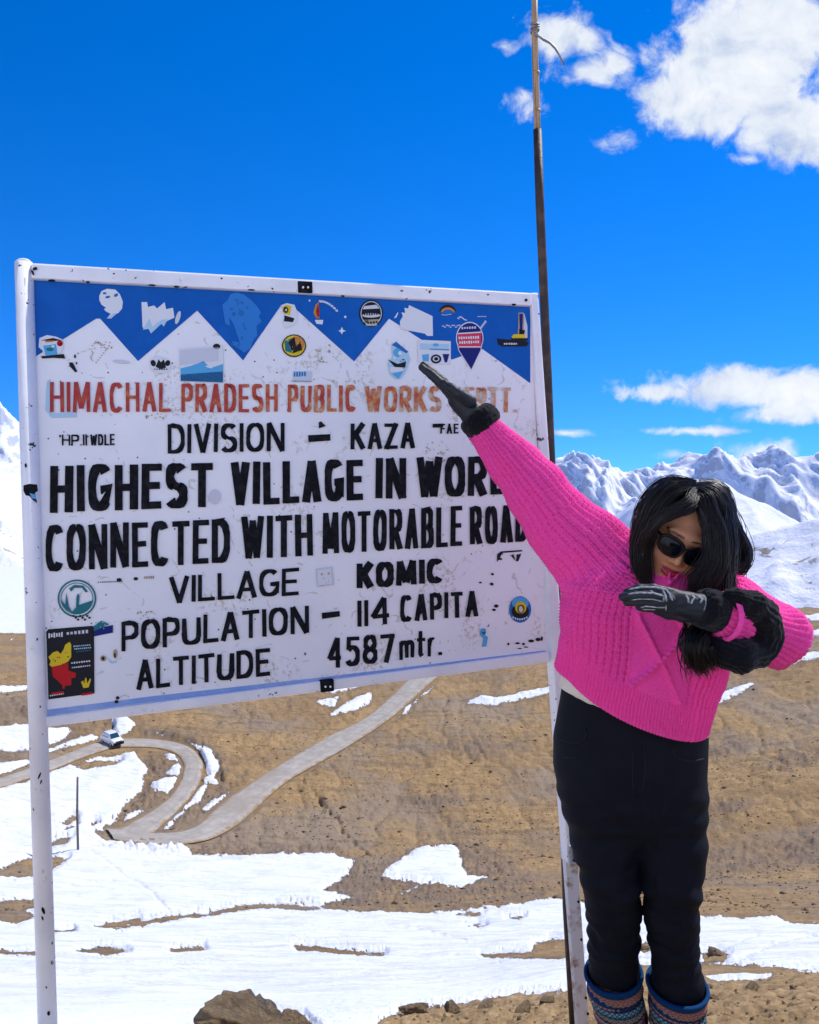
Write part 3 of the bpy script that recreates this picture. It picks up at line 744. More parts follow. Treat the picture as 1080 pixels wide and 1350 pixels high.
def build_sign():
    # white enamel with tan stains, glue marks and rust specks
    m, t, b = principled('white_enamel', rough=.38)
    oc = t.n('ShaderNodeTexCoord').outputs['Object']
    c = t.mix(t.smooth(t.noise(oc, 2.5, 6, .6), .35, .7), (.86, .85, .84), (.78, .775, .78))
    st = t.math('MULTIPLY', t.smooth(t.noise(oc, 5.5, 3, .5, .4), .57, .66), t.smooth(t.noise(oc, 70, 5, .75), .50, .60))
    c = t.mix(t.math('MULTIPLY', st, .6), c, (.42, .33, .22))
    rings = t.smooth(t.math('ABSOLUTE', t.math('SUBTRACT', t.noise(oc, 9, 2, .4), .56)), .012, .004)
    c = t.mix(t.math('MULTIPLY', t.math('MULTIPLY', rings, t.smooth(t.noise(oc, 40, 3), .5, .6)), .5), c, (.42, .36, .28))
    sp = t.n('ShaderNodeTexVoronoi', Vector=oc, Scale=34.0).outputs[0]
    c = t.mix(t.math('MULTIPLY', t.smooth(sp, .10, .06), t.smooth(t.noise(oc, 6, 2), .5, .56)), c, (.06, .035, .02))
    t.set(b.inputs['Base Color'], c)
    bump(t, b, t.noise(oc, 7, 3), .12, .02)
    # painted tube frame with chips
    mf, t, b = principled('white_tube_paint', rough=.42)
    oc = t.n('ShaderNodeTexCoord').outputs['Object']
    c = t.mix(t.smooth(t.noise(oc, 6, 5), .4, .7), (.86, .85, .84), (.75, .745, .75))
    chip = t.smooth(t.math('ADD', t.noise(oc, 42, 3, .6), t.math('MULTIPLY', t.noise(oc, 5, 2), .25)), .80, .83)
    c = t.mix(chip, c, (.035, .025, .02))
    c = t.mix(t.math('MULTIPLY', t.smooth(t.noise(oc, 26, 6, .7), .63, .72), .5), c, (.30, .20, .12))
    t.set(b.inputs['Base Color'], c); bump(t, b, t.noise(oc, 60, 4), .15, .003)
    blk = worn('black_paint', (.008, .008, .010), (.02, .02, .024), 60, .7, spec=.08)
    navy = painted('blue_panel_paint', (.002, .098, .40), (.004, .115, .45), 12, .5)
    red = None
    mr, t, b = principled('faded_red_paint', rough=.5)
    oc = t.n('ShaderNodeTexCoord').outputs['Object']
    sx = t.n('ShaderNodeSeparateXYZ', Vector=oc).outputs[0]
    fade = t.math('ADD', t.noise(oc, 34, 6, .7), t.math('MULTIPLY', t.math('ADD', sx, .45), .26))
    t.set(b.inputs['Base Color'], t.ramp(fade, [(.34, (.36, .012, .012)), (.50, (.46, .05, .015)), (.60, (.55, .16, .04)), (.70, (.58, .36, .2)), (.80, (.62, .55, .5))]))
    stripe = painted('pale_blue_paint', (.22, .36, .66), (.36, .46, .68), 20)

    base = B(400, 1350); root = empty('road_sign', (float((B(60, 1400)[0] + B(770, 1400)[0]) / 2), 2.2, -.15))
    tag(root, 'large white hand painted metal road sign board with blue mountain band on two posts', 'sign')
    mb = MB(); prism(mb, [(41, 368), (699, 403), (722, 862), (59, 948)], -.012, 0.0); mb.build('board', m, root)
    # frame
    mb = MB(); prism(mb, [(42, 349), (698, 388), (698.5, 405), (41, 369.5)], -.03, .018); mb.build('top_rail', mf, root, False, .006)
    mb = MB(); prism(mb, [(58, 944), (722, 858.5), (723, 872.5), (60, 958)], -.03, .012); mb.build('bottom_rail', mf, root, False, .005)
    mb = MB()
    zt = B(31.5, 347, .0); zb = B(66, 1455, .0)
    mb.tube([zt, zt * .6 + zb * .4, zb], .0222, 20)
    mb.tube([zt + (zt - zb) * .0006, zt + (zt - zb) * .004], [.0215, .014], 20)
    lp = mb.build('post', mf, root, True)
    # right post
    mb = MB(); prism(mb, [(697, 387), (707.5, 387), (742, 882), (760, 1138), (747, 1138), (728, 888)], -.032, .014); rp = mb.build('post', mf, root, False, .006)
    ang, t, b = principled('bare_angle_iron', rough=.4, metal=.0)
    oc = t.n('ShaderNodeTexCoord').outputs['Object']
    t.set(b.inputs['Base Color'], t.mix(t.smooth(t.noise(oc, 18, 6, .7), .5, .68), (.66, .67, .70), (.25, .17, .11)))
    mb = MB(); prism(mb, [(747, 1132), (763, 1132), (785, 1450), (771, 1450)], -.012, -.006)
    prism(mb, [(747, 1132), (750, 1132), (774, 1450), (771, 1450)], -.026, -.0125)
    sf = mb.build('angle_foot', ang, root, False, .001)
    for (u, v) in ((768, 1240), (773, 1285), (774, 1317), (776.5, 1338), (764, 1190)):
        mb = MB(); prism(mb, ell(u, v, 1.6, 2.0, 10), -.006, -.0052); mb.build('bolt_hole', blk, sf)
    mb = MB(); prism(mb, [(745.5, 1112), (763, 1112), (764.5, 1137), (747, 1137)], -.036, .020); cl = mb.build('clamp', worn('steel_clamp', (.42, .46, .52), (.2, .2, .22), 30, .35), root, False, .003)
    for (u, v) in ((754, 1118), (757, 1126), (753, 1131)):
        mb = MB(); prism(mb, ell(u, v, 2.2, 2.4, 12), .021, .026); mb.build('bolt', blk, cl)
    # black straps on the rails
    for poly in ([(390.5, 373), (410, 374), (410.5, 389), (391, 388)], [(420.5, 896), (438, 894), (438.5, 910), (421.5, 912)]):
        mb = MB(); prism(mb, poly, -.032, .0205); k = mb.build('strap', blk, root, False, .003)
        uc = sum(p[0] for p in poly) / 4; vc = sum(p[1] for p in poly) / 4
        for d in (-3, 3.5): mb = MB(); prism(mb, ell(uc + d, vc + 1, 1.3, 1.5, 10), .0206, .0225); mb.build('screw', mf, k)
    # rust bites on the left post
    mb = MB()
    bl = [(32, 641), (40, 639), (50, 640), (51, 648), (47, 651), (50, 664), (44, 660), (40, 655), (35, 654), (32, 648)]
    prism(mb, bl, .0215, .0228); prism(mb, [(40, 651), (47, 653), (49, 659), (43, 658)], .0227, .0233, 1)
    cb = flat('chipped_blue', (.1, .35, .6)); mb.build('rust_patch', [blk, cb], lp)
    for u, v, a, bb in ((47, 358, 3.4, 2), (44, 363, 1.5, 4), (35, 615, 1.5, 3), (58, 1196, 2, 5), (57, 1206, 1.2, 3), (54, 930, 1, 1.4), (53, 1020, 1.2, 5), (55, 1028, 1, 3), (50, 842, 1, 2), (62, 1296, 1, 1.6), (65, 1330, 2, 3)):
        mb = MB(); prism(mb, ell(u, v, a, bb, 9, LRNG.uniform(-.5, .5)), .0215, .0226); mb.build('rust_patch', blk, lp)
    for u, v, a, bb in ((69, 373, 5, 1.5), (116, 375, 3, 1.3), (200, 379, 5, 1.2), (232, 381, 4, 1.4), (150, 364, 1.5, .9), (291, 370, 1.6, 1), (527, 386, 2, 1), (450, 393, 2.5, 1.2), (674, 404, 3, 1.4), (690, 398, 2, 2), (640, 391, 1.4, 1), (330, 385, 5, 1)):
        mb = MB(); prism(mb, ell(u, v, a, bb, 9, .06), .0185, .0192); mb.build('rust_patch', blk, root)
    # blue painted sky with the white peaks left out
    mb = MB()
    top = [(41.5, 369), (699, 404.5), (699, 505)]
    zig = [(636, 460), (627, 463), (596, 474), (513, 420), (467, 476.5), (384, 402), (378, 399.5), (371, 402), (320.5, 475), (260, 409.5), (182, 476), (132, 420), (127, 420), (43, 472.5)]
    prism(mb, top + zig, .0002, .0016); mb.build('painted_sky', navy, root)
    mb = MB(); prism(mb, [(61, 936), (200, 918), (420, 893.5), (719, 857.5), (719.5, 862), (420, 899.5), (200, 925), (61.5, 943)], .0002, .0014); mb.build('painted_stripe', stripe, root)
    # lettering
    def line(words, mat, wt, label, **kw):
        for w in words:
            mb = MB(); word(mb, *w[:7], w[7] if len(w) > 7 else wt, **kw)
            tag(mb.build('lettering', mat, root), label.split(' words ')[0].split(' word ')[0] + ' word ' + w[0].strip("'") if 'word' in label and 'small' not in label else label)
    line([("HIMACHAL", 66, 503.5, 543.6, 225, 505, 543.2), ("PRADESH", 239, 506, 543.5, 366, 507, 543.5), ("PUBLIC", 379, 507, 543.5, 469, 508.5, 543), ("WORKS", 481, 509.5, 543, 581, 510, 543), ("DEPTT.", 596, 510.5, 543.5, 681, 511.5, 544)],
         mr, 5.2, 'faded red words HIMACHAL PRADESH PUBLIC WORKS DEPTT.', gap=.18)
    line([("DIVISION", 221, 559.5, 598, 375, 558, 595), ("KAZA", 462, 558.5, 592.5, 546.5, 558, 591.5)], blk, 5.6, 'black words DIVISION KAZA', gap=.18)
    line([("'HP.II", 78, 573.5, 587.5, 115, 573, 587.4, 2.4), ("WDLE", 119, 573, 587.4, 151, 572.6, 587, 2.4)], blk, 2.4, 'small black words on the left edge', gap=.18)
    line([("FAE", 580, 559, 572, 604, 558.6, 571.5, 2.4)], blk, 2.4, 'small partly worn word beside the glove')
    line([("HIGHEST", 66, 614.5, 676, 281, 610, 667.5, 11.5), ("VILLAGE", 304, 609.5, 666.5, 478.5, 606.3, 659, 10.2), ("IN", 495, 604.5, 657.5, 535, 604, 656.5, 9.8), ("WORLD", 549, 603.5, 656, 697, 601, 651, 9.3)], blk, 12.6, 'large black words HIGHEST VILLAGE IN WORLD', gap=.15)
    line([("CONNECTED", 60.5, 693.5, 753.5, 303, 684, 741, 8.6), ("WITH", 318, 682, 737.5, 412, 677.5, 732, 8.4), ("MOTORABLE", 425, 676.5, 730.5, 609, 667.3, 719.5, 7.0), ("ROAD", 619, 669, 718.5, 695, 665, 713, 7.2)], blk, 10.2, 'large black words CONNECTED WITH MOTORABLE ROAD', gap=.13)
    line([("VILLAGE", 223, 761, 795.5, 394, 748, 784)], blk, 5.6, 'black word VILLAGE', gap=.18)
    line([("KOMIC", 470, 743.5, 776, 584, 736, 767.5, 8.2)], blk, 8.2, 'bold black word KOMIC', gap=.18)
    line([("POPULATION", 160, 820, 859, 407, 798, 833.5), ("114", 471, 792, 826.5, 515, 787, 822), ("CAPITA", 527, 785, 820, 630, 778.5, 812)], blk, 5.9, 'black words POPULATION 114 CAPITA', gap=.18)
    line([("ALTITUDE", 180, 871, 909.6, 356, 854, 890), ("4587", 431, 841.5, 881, 520, 835, 872), ("mtr.", 526, 832, 870, 582, 827.5, 863.5, 5.0)], blk, 6.0, 'black words ALTITUDE 4587 mtr.', gap=.18)
    for poly in ([(406, 574), (435, 572.5), (435.5, 581), (406.5, 583)], [(424, 808), (447.5, 805.5), (448, 812.5), (424.5, 816)], [(570, 559), (584, 558.5), (584, 563.5), (570, 564)], [(420, 557), (423, 555.5), (429, 562), (420, 565)]):
        mb = MB(); prism(mb, poly, .003, .0036); mb.build('painted_dash', blk, root)

    # -------- stickers, each its own little sheet (layers about half a millimetre apart)
    P = {'d': flat('sticker_faded_blue', (.03, .20, .55)), 'w': flat('sticker_white', (.72, .73, .74)), 'k': flat('sticker_black', (.015, .015, .018)), 'n': flat('sticker_navy', (.012, .02, .16)), 'c': flat('sticker_sky', (.10, .40, .66)), 'C': flat('sticker_pale_sky', (.42, .62, .74)),
         'b': flat('sticker_blue', (.02, .15, .42)), 't': flat('sticker_teal', (.02, .17, .19)), 'y': flat('sticker_yellow', (.72, .52, .02)), 'r': flat('sticker_red', (.52, .012, .015)), 'o': flat('sticker_orange', (.6, .22, .05)),
         'g': flat('sticker_tan', (.42, .34, .22)), 'p': flat('sticker_rose', (.62, .05, .10)), 'l': flat('sticker_pale', (.60, .62, .66))}
    keys = list(P)
    def sticker(label, shapes, name='sticker'):
        mb = MB(); z = .0022
        for k, poly in shapes:
            prism(mb, poly, z - .0003, z + .0003, keys.index(k)); z += .0005
        tag(mb.build(name, list(P.values()), root), label)
    def rg(u, v, a, b, w, k, n=28):      # ring as quads strip pieces
        o = []
        for i in range(n):
            t0, t1 = 2 * math.pi * i / n, 2 * math.pi * (i + 1) / n
            o.append((k, [(u + a * math.cos(t0), v + b * math.sin(t0)), (u + a * math.cos(t1), v + b * math.sin(t1)), (u + (a - w) * math.cos(t1), v + (b - w) * math.sin(t1)), (u + (a - w) * math.cos(t0), v + (b - w) * math.sin(t0))]))
        return o
    def multi(label, groups, name='sticker'):
        """groups share one height each"""
        if name in ('paint_fleck',) and len(groups) == 1:
            for k, poly in groups[0]:
                mb = MB(); prism(mb, poly, .0019, .0026); mb.build(name, P[k], root)
            return
        mb = MB(); z = .0022
        for gsh in groups:
            for k, poly in gsh: prism(mb, poly, z - .0003, z + .0003, keys.index(k))
            z += .0006
        tag(mb.build(name, list(P.values()), root), label)
    R = random.Random(11)
    def bits(k, u0, v0, u1, v1, n, s=1.6): return [(k, ell(R.uniform(u0, u1), R.uniform(v0, v1), R.uniform(.4, 1) * s, R.uniform(.3, .8) * s, 7, R.uniform(0, 3))) for _ in range(n)]
    def txt(k, u0, v0, u1, v1, n, h): # rows of illegible worn print
        o = []
        for i in range(n):
            f = i / n; w = (u1 - u0) / n * .62; u = u0 + (u1 - u0) * f; v = v0 + (v1 - v0) * f; hh = h * R.uniform(.6, 1)
            o.append((k, [(u, v - hh / 2), (u + w, v - hh / 2), (u + w, v + hh / 2), (u, v + hh / 2)]))
        return o
    multi('peeling white curled sticker', [[('w', [(131, 390), (134, 384), (141, 381), (152, 382), (158, 388), (162, 398), (161, 407), (156, 413), (153, 414), (147, 420), (141, 420), (146, 414), (140, 411), (137, 408), (140, 406), (134, 402), (131, 396)])], [('b', ell(138, 387, 2.5, 1.4)), ('b', ell(142, 392, 3.4, 1.6, 12, -.2)), ('b', ell(153, 389.5, 3, 2, 12, -.6)), ('C', [(149, 413.5), (155, 413), (147, 419.5), (142, 419.5)])]])
    multi('torn white sticker dripping pale blue', [[('w', [(186.5, 398.5), (194, 398.5), (195, 405), (203, 403), (207, 407), (217, 398.5), (219, 408), (228, 406), (230, 419), (221, 423), (214, 428), (207, 426), (201, 432), (197, 434), (188, 432)])], [('C', [(188, 435), (197, 420), (201, 431), (213, 422), (221, 421), (216, 431), (213, 427), (199, 440), (196, 434)]), ('l', ell(234.5, 419, 3, 9, 14, .3))]])
    multi('light blue blot', [[('d', [(293, 402), (300, 396), (304, 388), (312, 386), (322, 389), (331, 396), (338, 403), (344, 412), (341, 418), (345, 424), (338, 430), (339, 443), (334, 448), (330, 460), (322, 465), (308, 455), (306, 450), (316, 452), (312, 440), (308, 428), (302, 418), (303, 430), (297, 427)])], bits('b', 305, 395, 340, 455, 14, 3) + [('b', ell(318, 413, 4, 4))]])
    multi('small crumpled sticker with orange and teal marks', [[('w', [(52, 446), (62, 442), (74, 444), (83, 448), (84, 458), (80, 466), (58, 470), (56, 462), (51, 458)])], [('k', [(54, 449), (70, 446), (82, 449), (70, 450)]), ('r', ell(79, 453, 4, 4)), ('k', ell(79.5, 454, 2.2, 2.2)), ('c', [(57, 456), (74, 454), (76, 468), (60, 469)]), ('o', [(60, 449), (73, 448), (70, 451), (60, 452)]), ('k', [(54, 470), (84, 467), (86, 473), (70, 472), (56, 473)])], [('t', ell(66, 461, 5, 2.4)), ('w', ell(70, 457, 2, 1.5))]])
    multi('black paint flecks', [[('k', [(91, 478), (96, 478), (102, 490), (99, 491), (92, 483)]), ('k', ell(99, 470, 1.3, 2.6)), ('k', ell(101, 479, 1, 1.6)), ('k', ell(103, 466, .8, .8)), ('k', ell(108, 492, .7, .6))]], 'paint_fleck')
    multi('tan heart shaped glue outline', [[('g', p) for p in [ell(121 + 1.5 * math.sin(i), 463 + i * 1.8, 1, .7, 6) for i in range(8)]] + [('g', ell(122 + i * 2.6, 456 - 5 * math.sin(i * .6), 1.3, .8, 6)) for i in range(8)] + [('g', ell(127 + i * 2.4, 478 - i * 3.1, 1.2, .8, 6)) for i in range(8)] + bits('g', 124, 450, 148, 460, 12, 1.6)], 'glue_mark')
    multi('small white sticker with black blots', [[('w', [(197, 475), (205, 468), (219, 472), (226, 482), (222, 492), (204, 492), (197, 485)])], [('k', ell(202, 479, 3.4, 4.4, 12, -.4)), ('k', ell(221, 479, 3.4, 4, 12, .4)), ('k', [(205, 484), (209, 474), (212, 478), (216, 474), (219, 485), (212, 487)])] + txt('k', 203, 487, 222, 487, 6, 2)])
    multi('square sticker of a snowy peak over blue', [[('w', [(236, 460), (294, 455), (295, 505), (237, 503)])], [('l', [(237, 462), (288, 458), (288, 476), (237, 482)]), ('c', [(238, 486), (250, 483), (262, 479), (268, 476), (274, 482), (282, 484), (294, 480), (294, 504), (238, 502)]), ('b', [(238, 494), (294, 490), (294, 504.5), (238, 502.5)]), ('k', ell(285.5, 457, 4.8, 3.6))], [('w', ell(276, 484, 5, 1.5, 10, .2))]])
    multi('white oval sticker with yellow and black blot', [[('w', [(373, 404), (378, 400), (388, 402), (392, 412), (391, 425), (385, 430), (375, 434), (372, 424), (375, 414)])], [('y', [(372, 406), (378, 402), (384, 404), (382, 416), (375, 414)]), ('k', ell(376.5, 409, 3.5, 4.6)), ('k', [(375, 416), (388, 420), (386, 425), (374, 424)])], [('w', ell(377, 409, 1, 1.6))]])
    multi('round gold and teal badge', [[('k', ell(387.5, 456, 16, 15))], [('y', ell(387.5, 456, 14.4, 13.4))], [('o', ell(391, 454, 10, 10)), ('t', [(375, 450), (385, 446), (392, 456), (386, 466), (376, 463)])], [('k', [(380, 452), (388, 444), (390, 458), (396, 450), (398, 462), (386, 466)])] + bits('y', 378, 446, 398, 466, 10, 1.6)])
    multi('red and white balloon sticker', [[('o', [(413, 412), (416, 402), (420, 398.5), (419, 410), (421, 420), (417, 420)]), ('r', [(416, 412), (418, 402), (420, 400), (421, 414), (419, 420)]), ('w', [(415, 422), (426, 422), (425, 428), (417, 427)])] + [('l', ell(422 + 3.1 * i, 397.5 + .25 * i * i, 2.2, 1.5, 8, .5)) for i in range(8)], bits('b', 424, 396, 444, 408, 6, 1)])
    multi('small white star', [[('w', [(449, 435), (450.5, 431), (452, 435), (456, 436.5), (452, 438), (450.5, 441), (449, 438), (446, 436.5)]), ('w', ell(455, 418, 1.6, 1.6, 8)), ('w', ell(408, 396.5, 1.2, 1.2, 8))]], 'paint_fleck')
    multi('round black badge of worn print', [[('k', ell(489, 413.5, 16, 18))], [('l', ell(489, 416, 12, 3)), ('l', [(480, 404), (496, 402), (500, 407), (478, 408)]), ('g', [(478, 422), (500, 421), (496, 430), (483, 430)]), ('t', [(476, 424), (486, 421), (484, 428)])], txt('k', 476, 414, 502, 413, 8, 5) + txt('k', 480, 426, 499, 425, 5, 3) + rg(489, 413.5, 14, 16, 1, 'l', 20)])
    multi('torn blank white sticker', [[('w', [(527, 424), (531, 417), (529, 412), (534, 413), (533, 406), (538, 407), (539, 402.5), (570, 417), (570.5, 443), (563, 443), (560, 440), (527.5, 434)])], [('w', [(519, 420), (524, 412), (525, 413), (522, 419)])]])
    multi('tall blue oval sticker', [[('C', [(516, 455), (522, 450), (537, 463), (541, 474), (535, 490), (528, 500), (521, 500), (514, 494), (511, 480), (517, 470)])], [('b', [(516, 455), (522, 451), (538, 464), (535, 466), (526, 460)]), ('c', ell(524, 465, 6, 6)), ('k', [(511, 474), (524, 480), (535, 477), (534, 485), (520, 484)]), ('c', [(516, 493), (532, 489), (525, 500)]), ('w', [(514, 484), (533, 485), (530, 490), (514, 491)])], [('w', ell(527, 466, 2.5, 3)), ('w', ell(520, 472, 2, 2))] + bits('k', 512, 474, 535, 486, 8, 1.4)])
    multi('square white sticker with blue print and a dark ring', [[('w', [(550, 448), (594, 450), (594, 481), (551, 480)])], [('C', [(553, 453), (592, 454), (591, 463), (553, 461)]), ('c', [(556, 468), (565, 467), (565, 477), (557, 476)]), ('k', ell(574.5, 473.5, 7, 6)), ('n', [(583, 467), (592, 467), (589, 478), (586, 478)])], [('c', ell(574, 455, 4, 2)), ('l', ell(574.5, 473.5, 4.4, 3.6)), ('b', [(566, 460), (592, 461), (592, 462), (566, 461)])], [('k', ell(574.5, 473.5, 2.6, 2.2))]])
    multi('navy map pin sticker with red label', [[('w', ell(619, 446, 18, 21.5, 24, 0, math.pi * .86, math.pi * 2.14) + [(634, 462), (621, 489), (604, 462)])], [('n', ell(619, 446, 16.8, 20, 24, 0, math.pi * .86, math.pi * 2.14) + [(633, 462), (621, 487), (605, 462)])], [('p', [(603, 440), (634, 438), (634, 459), (604, 459)])], txt('w', 604, 446, 632, 445, 9, 4) + txt('w', 605, 452, 632, 451, 9, 4) + [('w', [(603, 439.5), (634, 437.5), (634, 439), (603, 441)]), ('w', [(604, 457), (634, 457), (634, 458.4), (604, 458.4)])] + txt('l', 608, 433, 628, 432, 6, 3)])
    multi('orange and black arch sticker', [[('k', ell(590, 412, 11, 10, 14, 0, math.pi * 1.03, math.pi * 1.97)), ], [('o', ell(590, 413, 9.5, 7.5, 14, 0, math.pi * 1.05, math.pi * 1.95))], [('b', ell(590, 415, 8, 6.5, 14, 0, math.pi * 1.05, math.pi * 1.95))]])
    multi('white scratched scribbles', [[('l', ell(604 + i * 2, 420 - 2 * math.sin(i), 1.8, .8, 6, .5)) for i in range(6)] + [('l', ell(584 + i * 2.4, 430 + 1.5 * math.sin(i * 2), 1.6, .8, 6)) for i in range(10)] + [('l', ell(634 + i * 1.2, 432 - i * 1.6, 1.6, 1, 6, .9)) for i in range(6)] + [('C', ell(583 + i * 2.2, 415 + .5 * math.sin(i), 1.2, .6, 6)) for i in range(6)] + [('l', ell(630 + i * 2, 417.5, .9, .6, 6)) for i in range(6)]], 'scratch')
    multi('dark sticker of a tower on a boat shaped base', [[('k', [(655, 446), (658, 447), (673, 448), (692, 449), (697, 452), (694, 457), (662, 457), (656, 454)]), ('l', [(685, 413), (691, 414), (695, 430), (695, 446), (683, 446), (683, 430)])], [('g', [(683, 412.5), (690, 412.5), (691, 420), (690, 432), (692, 440), (682, 441), (683, 428)]), ('y', [(674, 444), (677, 441), (692, 441), (692, 446), (675, 446)]), ('k', [(674, 446), (695, 446), (696, 449), (674, 448)])] + txt('w', 664, 453.5, 682, 453.5, 8, 2.6), [('n', [(684, 414), (689, 414), (688, 440), (685, 440)]), ('k', [(684, 434), (692, 436), (690, 441), (684, 441)])], ])
    multi('small faded sticker with dark print', [[('l', [(386, 489), (411, 490), (411, 504), (386, 504)])], [('C', [(387, 490), (405, 490), (405, 497), (387, 497)])], txt('b', 387, 494, 404, 493, 5, 6) + txt('k', 383, 502.5, 411, 503, 10, 1)])
    # lower left
    multi('round teal stamp with trees', [rg(101.5, 789, 25.5, 25, 2.2, 't', 34) + rg(101.5, 789, 21.5, 21, 1.0, 't', 30), [('t', ell(101.5, 789, 20.5, 20, 20, 0, .12, math.pi * .62) + [(101, 800), (103, 798)]), ('t', [(80.5, 791), (86, 797), (87.5, 781), (91, 800), (96, 808), (88, 804), (82, 798)]), ('t', [(100, 800), (101, 786), (103, 782), (105, 786), (104, 800)]), ('t', [(91, 776), (98, 771), (110, 772), (116, 780), (113, 781), (108, 775), (98, 775), (94, 780)])], [('k', ell(97 + i * 3, 812 + (i % 3) * 2.4, 1.7, 1.5, 7)) for i in range(8)]])
    multi('black poster with yellow and red patches', [[('k', [(61, 833), (64, 829.5), (122, 825), (124, 827), (124.5, 914), (64, 922)])],
          txt('w', 64, 838, 84, 836, 6, 7) + txt('l', 88, 835, 118, 832, 6, 5) + [('y', [(64, 866), (70, 860), (76, 858), (80, 862), (84, 856), (86, 850), (92, 846), (94, 850), (94, 866), (90, 872), (82, 876), (68, 879), (65, 876), (67, 872)]), ('r', [(68, 879), (90, 874), (90, 884), (100, 887), (100, 893), (94, 894), (94, 903), (86, 904), (85, 908), (83, 908), (82, 903), (76, 897), (70, 892)]), ('y', [(107, 899), (110, 897), (111, 902), (112.5, 893), (114, 894), (115, 901), (119, 894), (120, 896), (117, 906), (110, 907)]), ('r', [(108, 914), (122, 912), (122, 915), (108, 917)]), ('r', [(68, 913), (84, 911), (84, 914), (70, 916)])] + txt('C', 97, 852, 120, 850, 9, 2) + txt('C', 98, 855.5, 121, 853.5, 9, 2) + txt('t', 101, 859, 120, 857, 7, 2) + txt('w', 94, 874, 120, 871, 8, 2.4) + txt('w', 95, 880, 120, 877, 9, 2) + txt('w', 66, 917, 85, 914, 8, 2),
          bits('k', 68, 860, 92, 878, 8, 1.5)], 'poster')
    multi('navy tag sticker', [[('n', [(122, 829), (149, 824), (149, 834), (124, 839)])], [('t', [(123, 826), (134, 818), (144, 823), (124, 832)])], bits('C', 124, 820, 143, 829, 10, 1.2)])
    multi('brown and blue scraps', [[('g', ell(136, 868, 4, 4)), ('g', ell(152, 862, 3, 6)), ('C', [(140, 866), (148, 873), (154, 870), (153, 874), (147, 875)])], [('k', ell(136, 868, 2, 2.4)), ('k', ell(151.5, 864, 1.2, 3.6))]])
    multi('thin line of worn print', [txt('k', 129, 767.5, 162, 766.5, 12, 1.5) + [('k', ell(157, 764.5, 3.4, 2.4)), ('k', ell(179, 763, 3, 2.2))] + txt('g', 190, 761.5, 204, 761, 5, 4)])
    multi('two black blots by the blue stripe', [[('k', ell(155, 920, 2.4, 2.2)), ('k', ell(153.5, 925, 2.6, 2.2))]], 'paint_fleck')
    # lower right
    multi('round blue and yellow badge', [[('b', ell(685.5, 803.5, 14.5, 17.5))], [('c', ell(685.5, 795, 11, 8)), ('k', ell(685.5, 806, 11.5, 9.5))], [('y', ell(686, 801, 7.5, 8)), ('k', ell(686, 803, 5, 6))] + [('w', ell(676 + i * 3, 814 + 2.4 * math.sin(i * .52), 1, 1.4, 6)) for i in range(7)], [('l', ell(686, 803, 2.4, 4))]])
    multi('small torn teal scrap', [[('c', [(633, 830), (637, 828), (641, 830), (638, 836), (643, 840), (641, 852), (635, 853), (637, 842), (632, 836)])], [('t', [(634, 833), (640, 833), (637, 838)]), ('k', ell(639, 834, 1, 2)), ('k', ell(643.5, 825, .6, 2.4, 8, .5))]])
    multi('black scribble near the right edge', [[('k', [(655, 731), (660, 727), (688, 725), (688, 727), (662, 729), (658, 737), (655, 741)]), ('k', [(673, 732), (677, 731), (679, 739)]), ('k', [(681, 731), (687, 730), (683, 740), (680, 740)]), ('k', ell(659, 737, 3, 1.4))]], 'paint_fleck')
    multi('black paint flecks', [[('k', ell(*a, 9)) for a in ((649, 757, 2, 1.6), (633, 768, 2, 1.2), (648, 770, 2.4, 2), (654, 799, 3, 2.2), (651, 804, 2.6, 1.6), (670, 849, 1.4, 1.8), (682, 848, 3, 1.4), (690, 849, 2, 1.6), (700, 845, 4, 2), (709, 843, 3.4, 2.4), (714, 842, 1.5, 3), (685, 855, 3, .8), (693, 853, 3, .8), (402, 862, 1, 2), (389, 868, 1, 1))]], 'paint_fleck')
    multi('pale glue square', [[('l', [(416, 750), (438, 747), (440, 771), (418, 774)])], [('w', [(418, 752), (436, 749), (438, 769), (420, 772)])], [('g', ell(424, 757, 1.5, 1.5)), ('g', ell(433, 756, 1.5, 1.5))] + bits('g', 418, 762, 438, 773, 8, 1)], 'glue_mark')
    multi('pale blue smear round the first letter', [[('C', [(62, 503), (66, 500), (66, 545), (100, 544), (101, 550), (68, 551), (60, 540)])]], 'glue_mark')
    for sh in (ell(160, 477, 12, 2.4, 12, .1), ell(283, 655, 8, 10, 14)): multi('pale smear', [[('l', sh)]], 'glue_mark')
    for bx in ((180, 805, 205, 830, 26, 1.4), (560, 580, 592, 612, 24, 1.4), (414, 455, 440, 478, 22, 1.6), (590, 835, 625, 860, 16, 1.0), (430, 500, 480, 506, 10, 1.5), (190, 540, 240, 552, 16, 1.6)):
        multi('speckled patch of old tan glue', [bits('g', *bx)], 'glue_mark')
    return root


